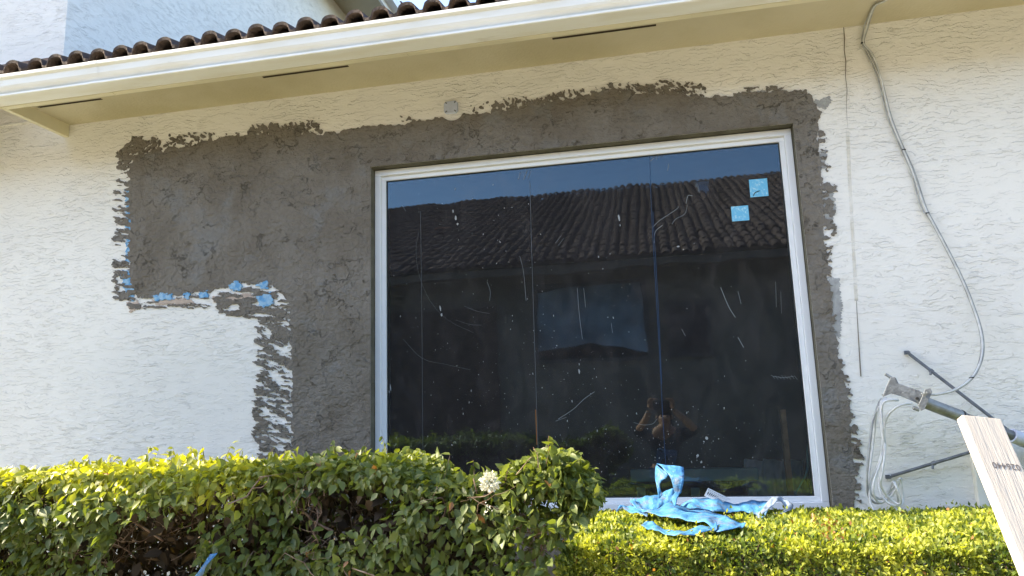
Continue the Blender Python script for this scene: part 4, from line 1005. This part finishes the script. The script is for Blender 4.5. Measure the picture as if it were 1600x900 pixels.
c = MB(); c.add([(-12.4, yN + .6, zE), (12.4, yN + .6, zE), (12.4, yN - 6.7, zE + 7.3 * math.tan(math.radians(24.5)) - .05), (-12.4, yN - 6.7, zE + 7.3 * math.tan(math.radians(24.5)) - .05)], [(0, 1, 2, 3)]); c.build('roof_deck', M_TILE, NB)
def vm(px, py, yv):   # where a thing reflected at this pixel of the glass really stands (plane y = yv, in front of the house)
    p = at(px, py, 2 * YG - yv); return p
for nm, (a, b, c2, d2), mat in (('window', (838, 452, 1010, 556), None), ('window', (1046, 480, 1110, 552), 'dark')):
    p0 = vm(a, b, yN); p1 = vm(c2, d2, yN)
    c = MB(); ring(c, p0[0] - .06, p1[0] + .06, p1[2] - .06, p0[2] + .06, .06, yN + .001, yN + .04); wf = c.build(nm, simple('dark_window_frame', (.10, .10, .10), .5), NB)
    c = MB(); c.add([(p0[0], yN + .02, p1[2]), (p1[0], yN + .02, p1[2]), (p1[0], yN + .02, p0[2]), (p0[0], yN + .02, p0[2])], [(3, 2, 1, 0)])
    k = NT('neighbour_glass' if mat is None else 'neighbour_dark_glass', .03 if mat is None else .4, .5)
    k.col((.02, .022, .025)); k.p.inputs['IOR'].default_value = 1.5
    c.build('pane', k.m, wf)
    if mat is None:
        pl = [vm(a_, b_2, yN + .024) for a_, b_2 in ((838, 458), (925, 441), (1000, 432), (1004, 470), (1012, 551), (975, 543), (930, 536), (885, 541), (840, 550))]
        c = MB(); c.add([(p[0], yN + .026, p[2]) for p in pl], [tuple(range(len(pl)))]); c.build('sky_reflection', simple('painted_sky_reflection', (.22, .30, .38), .8, .1, .35, 2.5, bump=.05, bscale=3), wf)  # sky mirrored in this pane, painted as a flat blue-grey polygon
p0 = vm(610, 490, yN); p1 = vm(785, 760, yN); c = MB(); c.box(p0[0], p1[0], yN + .002, yN + .05, .0, p0[2]); c.build('garage_door', simple('brown_door', (.09, .06, .045), .7), NB)
for px, py in ((694, 372), (1098, 300)):
    yv_ = yN - 2.6 if px < 900 else yN - 4.5; p = vm(px, py, yv_); c = MB(); c.box(p[0] - .11, p[0] + .11, yv_ - .11, yv_ + .11, p[2] - .35, p[2] + .12); c.box(p[0] - .15, p[0] + .15, yv_ - .15, yv_ + .15, p[2] + .122, p[2] + .17)
    c.build('vent_stack', simple('terracotta_vent', (.42, .16, .09), .8) if px < 900 else M_PLATE, NB)

# ------------------------------------------------------------------ the photographer (behind the camera, seen in the glass)
PE = None
M_SKIN = simple('skin', (.42, .22, .13), .55, .35, .1, 20)
M_CLOTH = simple('dark_sweater', (.035, .045, .055), .95, .1, .3, 8, bump=.004, bscale=40)
M_JEANS = simple('blue_jeans', (.06, .11, .22), .9, .1, .3, 15)
M_HAIR = simple('dark_hair', (.02, .015, .012), .6, .3)
def skinned(name, verts, edges, radii, mat, parent=None, root=0, sub=2):
    me = bpy.data.meshes.new(name); me.from_pydata([tuple(v) for v in verts], edges, []); me.update()
    o = bpy.data.objects.new(name, me); COL.objects.link(o)
    s_ = o.modifiers.new('skin', 'SKIN'); s_.use_smooth_shade = True
    if not me.skin_vertices: me.skin_vertices.new()
    for i, r in enumerate(radii): me.skin_vertices[0].data[i].radius = r if isinstance(r, tuple) else (r, r); me.skin_vertices[0].data[i].use_root = (i == root)
    b = o.modifiers.new('sub', 'SUBSURF'); b.levels = sub; b.render_levels = sub
    bpy.context.view_layer.update()
    dg = bpy.context.evaluated_depsgraph_get(); m2_ = bpy.data.meshes.new_from_object(o.evaluated_get(dg)); m2_.name = name; bpy.data.objects.remove(o)
    m2_.materials.clear(); m2_.materials.append(mat)
    return link(name, m2_, mat, parent, True)
yp = -4.08
bodyv = [(0.02, yp, .92), (.02, yp, 1.08), (.02, yp, 1.22), (.025, yp + .01, 1.33), (.03, yp + .015, 1.40), (.03, yp + .02, 1.455), (.03, yp + .02, 1.53),
         (-.15, yp, 1.29), (-.27, yp + .10, 1.34), (-.165, yp + .25, 1.47), (-.11, yp + .29, 1.57),
         (.20, yp, 1.29), (.335, yp + .10, 1.34), (.235, yp + .24, 1.47), (.13, yp + .29, 1.57),
         (-.08, yp, .88), (-.10, yp + .02, .48), (-.11, yp - .02, .08), (-.11, yp + .13, .04), (.12, yp, .88), (.14, yp + .02, .48), (.15, yp - .02, .08), (.16, yp + .13, .04)]
bodye = [(0, 1), (1, 2), (2, 3), (3, 4), (4, 5), (5, 6), (3, 7), (7, 8), (8, 9), (9, 10), (3, 11), (11, 12), (12, 13), (13, 14), (0, 15), (15, 16), (16, 17), (17, 18), (0, 19), (19, 20), (20, 21), (21, 22)]
bodyr = [(.15, .11), (.135, .10), (.15, .10), (.11, .08), (.052, .052), (.07, .08), (.07, .085), (.062, .062), (.045, .045), (.036, .036), (.026, .024), (.062, .062), (.045, .045), (.036, .036), (.026, .024),
         (.085, .085), (.058, .058), (.04, .04), (.035, .03), (.085, .085), (.058, .058), (.04, .04), (.035, .03)]
person = skinned('person', bodyv, bodye, bodyr, M_SKIN)
tag(person, 'person in a dark sweater holding up a phone, reflected dimly in the glass', 'person')
def clothes(name, idx, grow, mat):
    mp_ = {v: i for i, v in enumerate(idx)}
    es = [(mp_[a], mp_[b]) for a, b in bodye if a in mp_ and b in mp_]
    return skinned(name, [bodyv[i] for i in idx], es, [(bodyr[i][0] + grow, bodyr[i][1] + grow) for i in idx], mat, person)
sw_v = [bodyv[i] for i in (0, 1, 2, 3, 7, 8, 11, 12)] + [tuple((np.array(bodyv[8]) * .55 + np.array(bodyv[9]) * .45)), tuple((np.array(bodyv[12]) * .75 + np.array(bodyv[13]) * .25))]
skinned('sweater', sw_v, [(0, 1), (1, 2), (2, 3), (3, 4), (4, 5), (3, 6), (6, 7), (5, 8), (7, 9)], [(.165, .125), (.155, .12), (.17, .12), (.125, .095), (.08, .08), (.06, .06), (.08, .08), (.06, .06), (.05, .05), (.052, .052)], M_CLOTH, person)
clothes('jeans', [0, 15, 16, 17, 19, 20, 21], .014, M_JEANS)
hv = [(.03, yp - .015, 1.50), (.03, yp - .025, 1.56), (.03, yp - .05, 1.44)]
skinned('hair', hv, [(0, 1), (0, 2)], [(.085, .085), (.075, .075), (.06, .06)], M_HAIR, person)
# face: nose, eyes, mouth, ears
skinned('nose', [(.03, yp + .10, 1.50), (.03, yp + .125, 1.475)], [(0, 1)], [(.010, .010), (.014, .012)], M_SKIN, person, sub=1)
for sx in (-1, 1):
    c = MB(); c.tube([(.03 + sx * .03 - .012, yp + .098, 1.505), (.03 + sx * .03, yp + .104, 1.507), (.03 + sx * .03 + .012, yp + .098, 1.505)], [.003, .007, .003], 8); c.build('eye', M_HAIR, person, smooth=True)
    c = MB(); c.tube([(.03 + sx * .078, yp + .02, 1.46), (.03 + sx * .086, yp + .015, 1.49), (.03 + sx * .080, yp + .01, 1.52)], [.008, .014, .008], 8); c.build('ear', M_SKIN, person, smooth=True)
c = MB(); c.tube([(.008, yp + .095, 1.435), (.03, yp + .102, 1.432), (.052, yp + .095, 1.435)], [.003, .006, .003], 8); c.build('mouth', simple('lips', (.30, .10, .08), .5), person, smooth=True)
# hands on the phone
for sx, w0 in ((-1, np.array(bodyv[10])), (1, np.array(bodyv[14]))):
    pv = [w0, w0 + (-sx * .012, .012, .045)]; hv = list(pv); he = [(0, 1)]; hr = [(.024, .020), (.030, .018)]
    for f_ in range(4):
        b0 = pv[1] + np.array([sx * (.020 - f_ * .013), .004, .028 + .002 * f_]); k0 = b0 + (-sx * .016, .012, .030 - .003 * f_); k1 = k0 + (-sx * .022, .012, .006); k2 = k1 + (-sx * .016, -.004, -.010)
        i0 = len(hv); hv += [b0, k0, k1, k2]; he += [(1, i0), (i0, i0 + 1), (i0 + 1, i0 + 2), (i0 + 2, i0 + 3)]; hr += [.0095, .0085, .008, .007]
    i0 = len(hv); hv += [pv[1] + (-sx * .022, -.006, -.012), pv[1] + (-sx * .042, -.008, -.006), pv[1] + (-sx * .058, -.004, .004)]; he += [(0, i0), (i0, i0 + 1), (i0 + 1, i0 + 2)]; hr += [.012, .010, .008]
    skinned('hand', hv, he, hr, M_SKIN, person, sub=1)
br_ = MB(); wq = np.array(bodyv[9]) * .25 + np.array(bodyv[10]) * .75
for i in range(17):
    a = i / 16 * 2 * math.pi; br_.v.append(tuple(wq + np.array([.036 * math.cos(a), .036 * math.sin(a), 0]))); br_.v.append(tuple(wq + np.array([.036 * math.cos(a), .036 * math.sin(a), .008])))
for i in range(16): br_.f.append((2 * i, 2 * i + 2, 2 * i + 3, 2 * i + 1))
br_.build('bracelet', M_GALV, person)
ph = MB(); ph.box(-.075, .085, -3.765, -3.757, 1.575, 1.655); phone = ph.build('phone', M_BLACK, bevel=.004); tag(phone, 'black phone held level in both hands by the reflected person', 'phone')
c = MB(); c.tube([(-.05, -3.757, 1.635), (-.05, -3.753, 1.635)], .008, 12); c.tube([(-.025, -3.757, 1.635), (-.025, -3.753, 1.635)], .008, 12); c.build('phone_lens', M_GALV, phone)

# ------------------------------------------------------------------ added unseen tree beyond the left edge: put in to shade the middle of the left hedge
TC = np.array([-1.18, -1.28, 1.36]) + 5.6 * np.array(sd)
TR = empty('shade_tree', (TC[0], TC[1], 0)); tag(TR, 'added unseen tree standing beyond the left edge of the photo', 'shade_tree')
tb = MB(); tb.tube(spline([(TC[0] - .1, TC[1] + .1, -.05), (TC[0] - .05, TC[1], 1.6), (TC[0] + .03, TC[1], 3.1), tuple(TC)], 5), np.linspace(.07, .025, 16), 8)
for i in range(16):
    d = norm(rng.normal(0, 1, 3) + [0, 0, .4]); tb.tube([TC - (0, 0, .5), TC - (0, 0, .25) + d * .25, TC + d * .3], [.018, .012, .004], 5)
tb.build('trunk', M_TWIG, TR, smooth=True)
n = 1700; P = norm(rng.normal(0, 1, (n, 3))) * rng.uniform(.25, 1, (n, 1)) ** .5 * np.array([.44, .34, .36]); P = P[fbm(P[:, 0] * 4 + 9, P[:, 2] * 4 + P[:, 1] * 3 + 9, 3, 3) > .42] + TC
foliage('crown', P, norm(P - TC), .075, .55, M_TREELEAF, TR, True, .4)
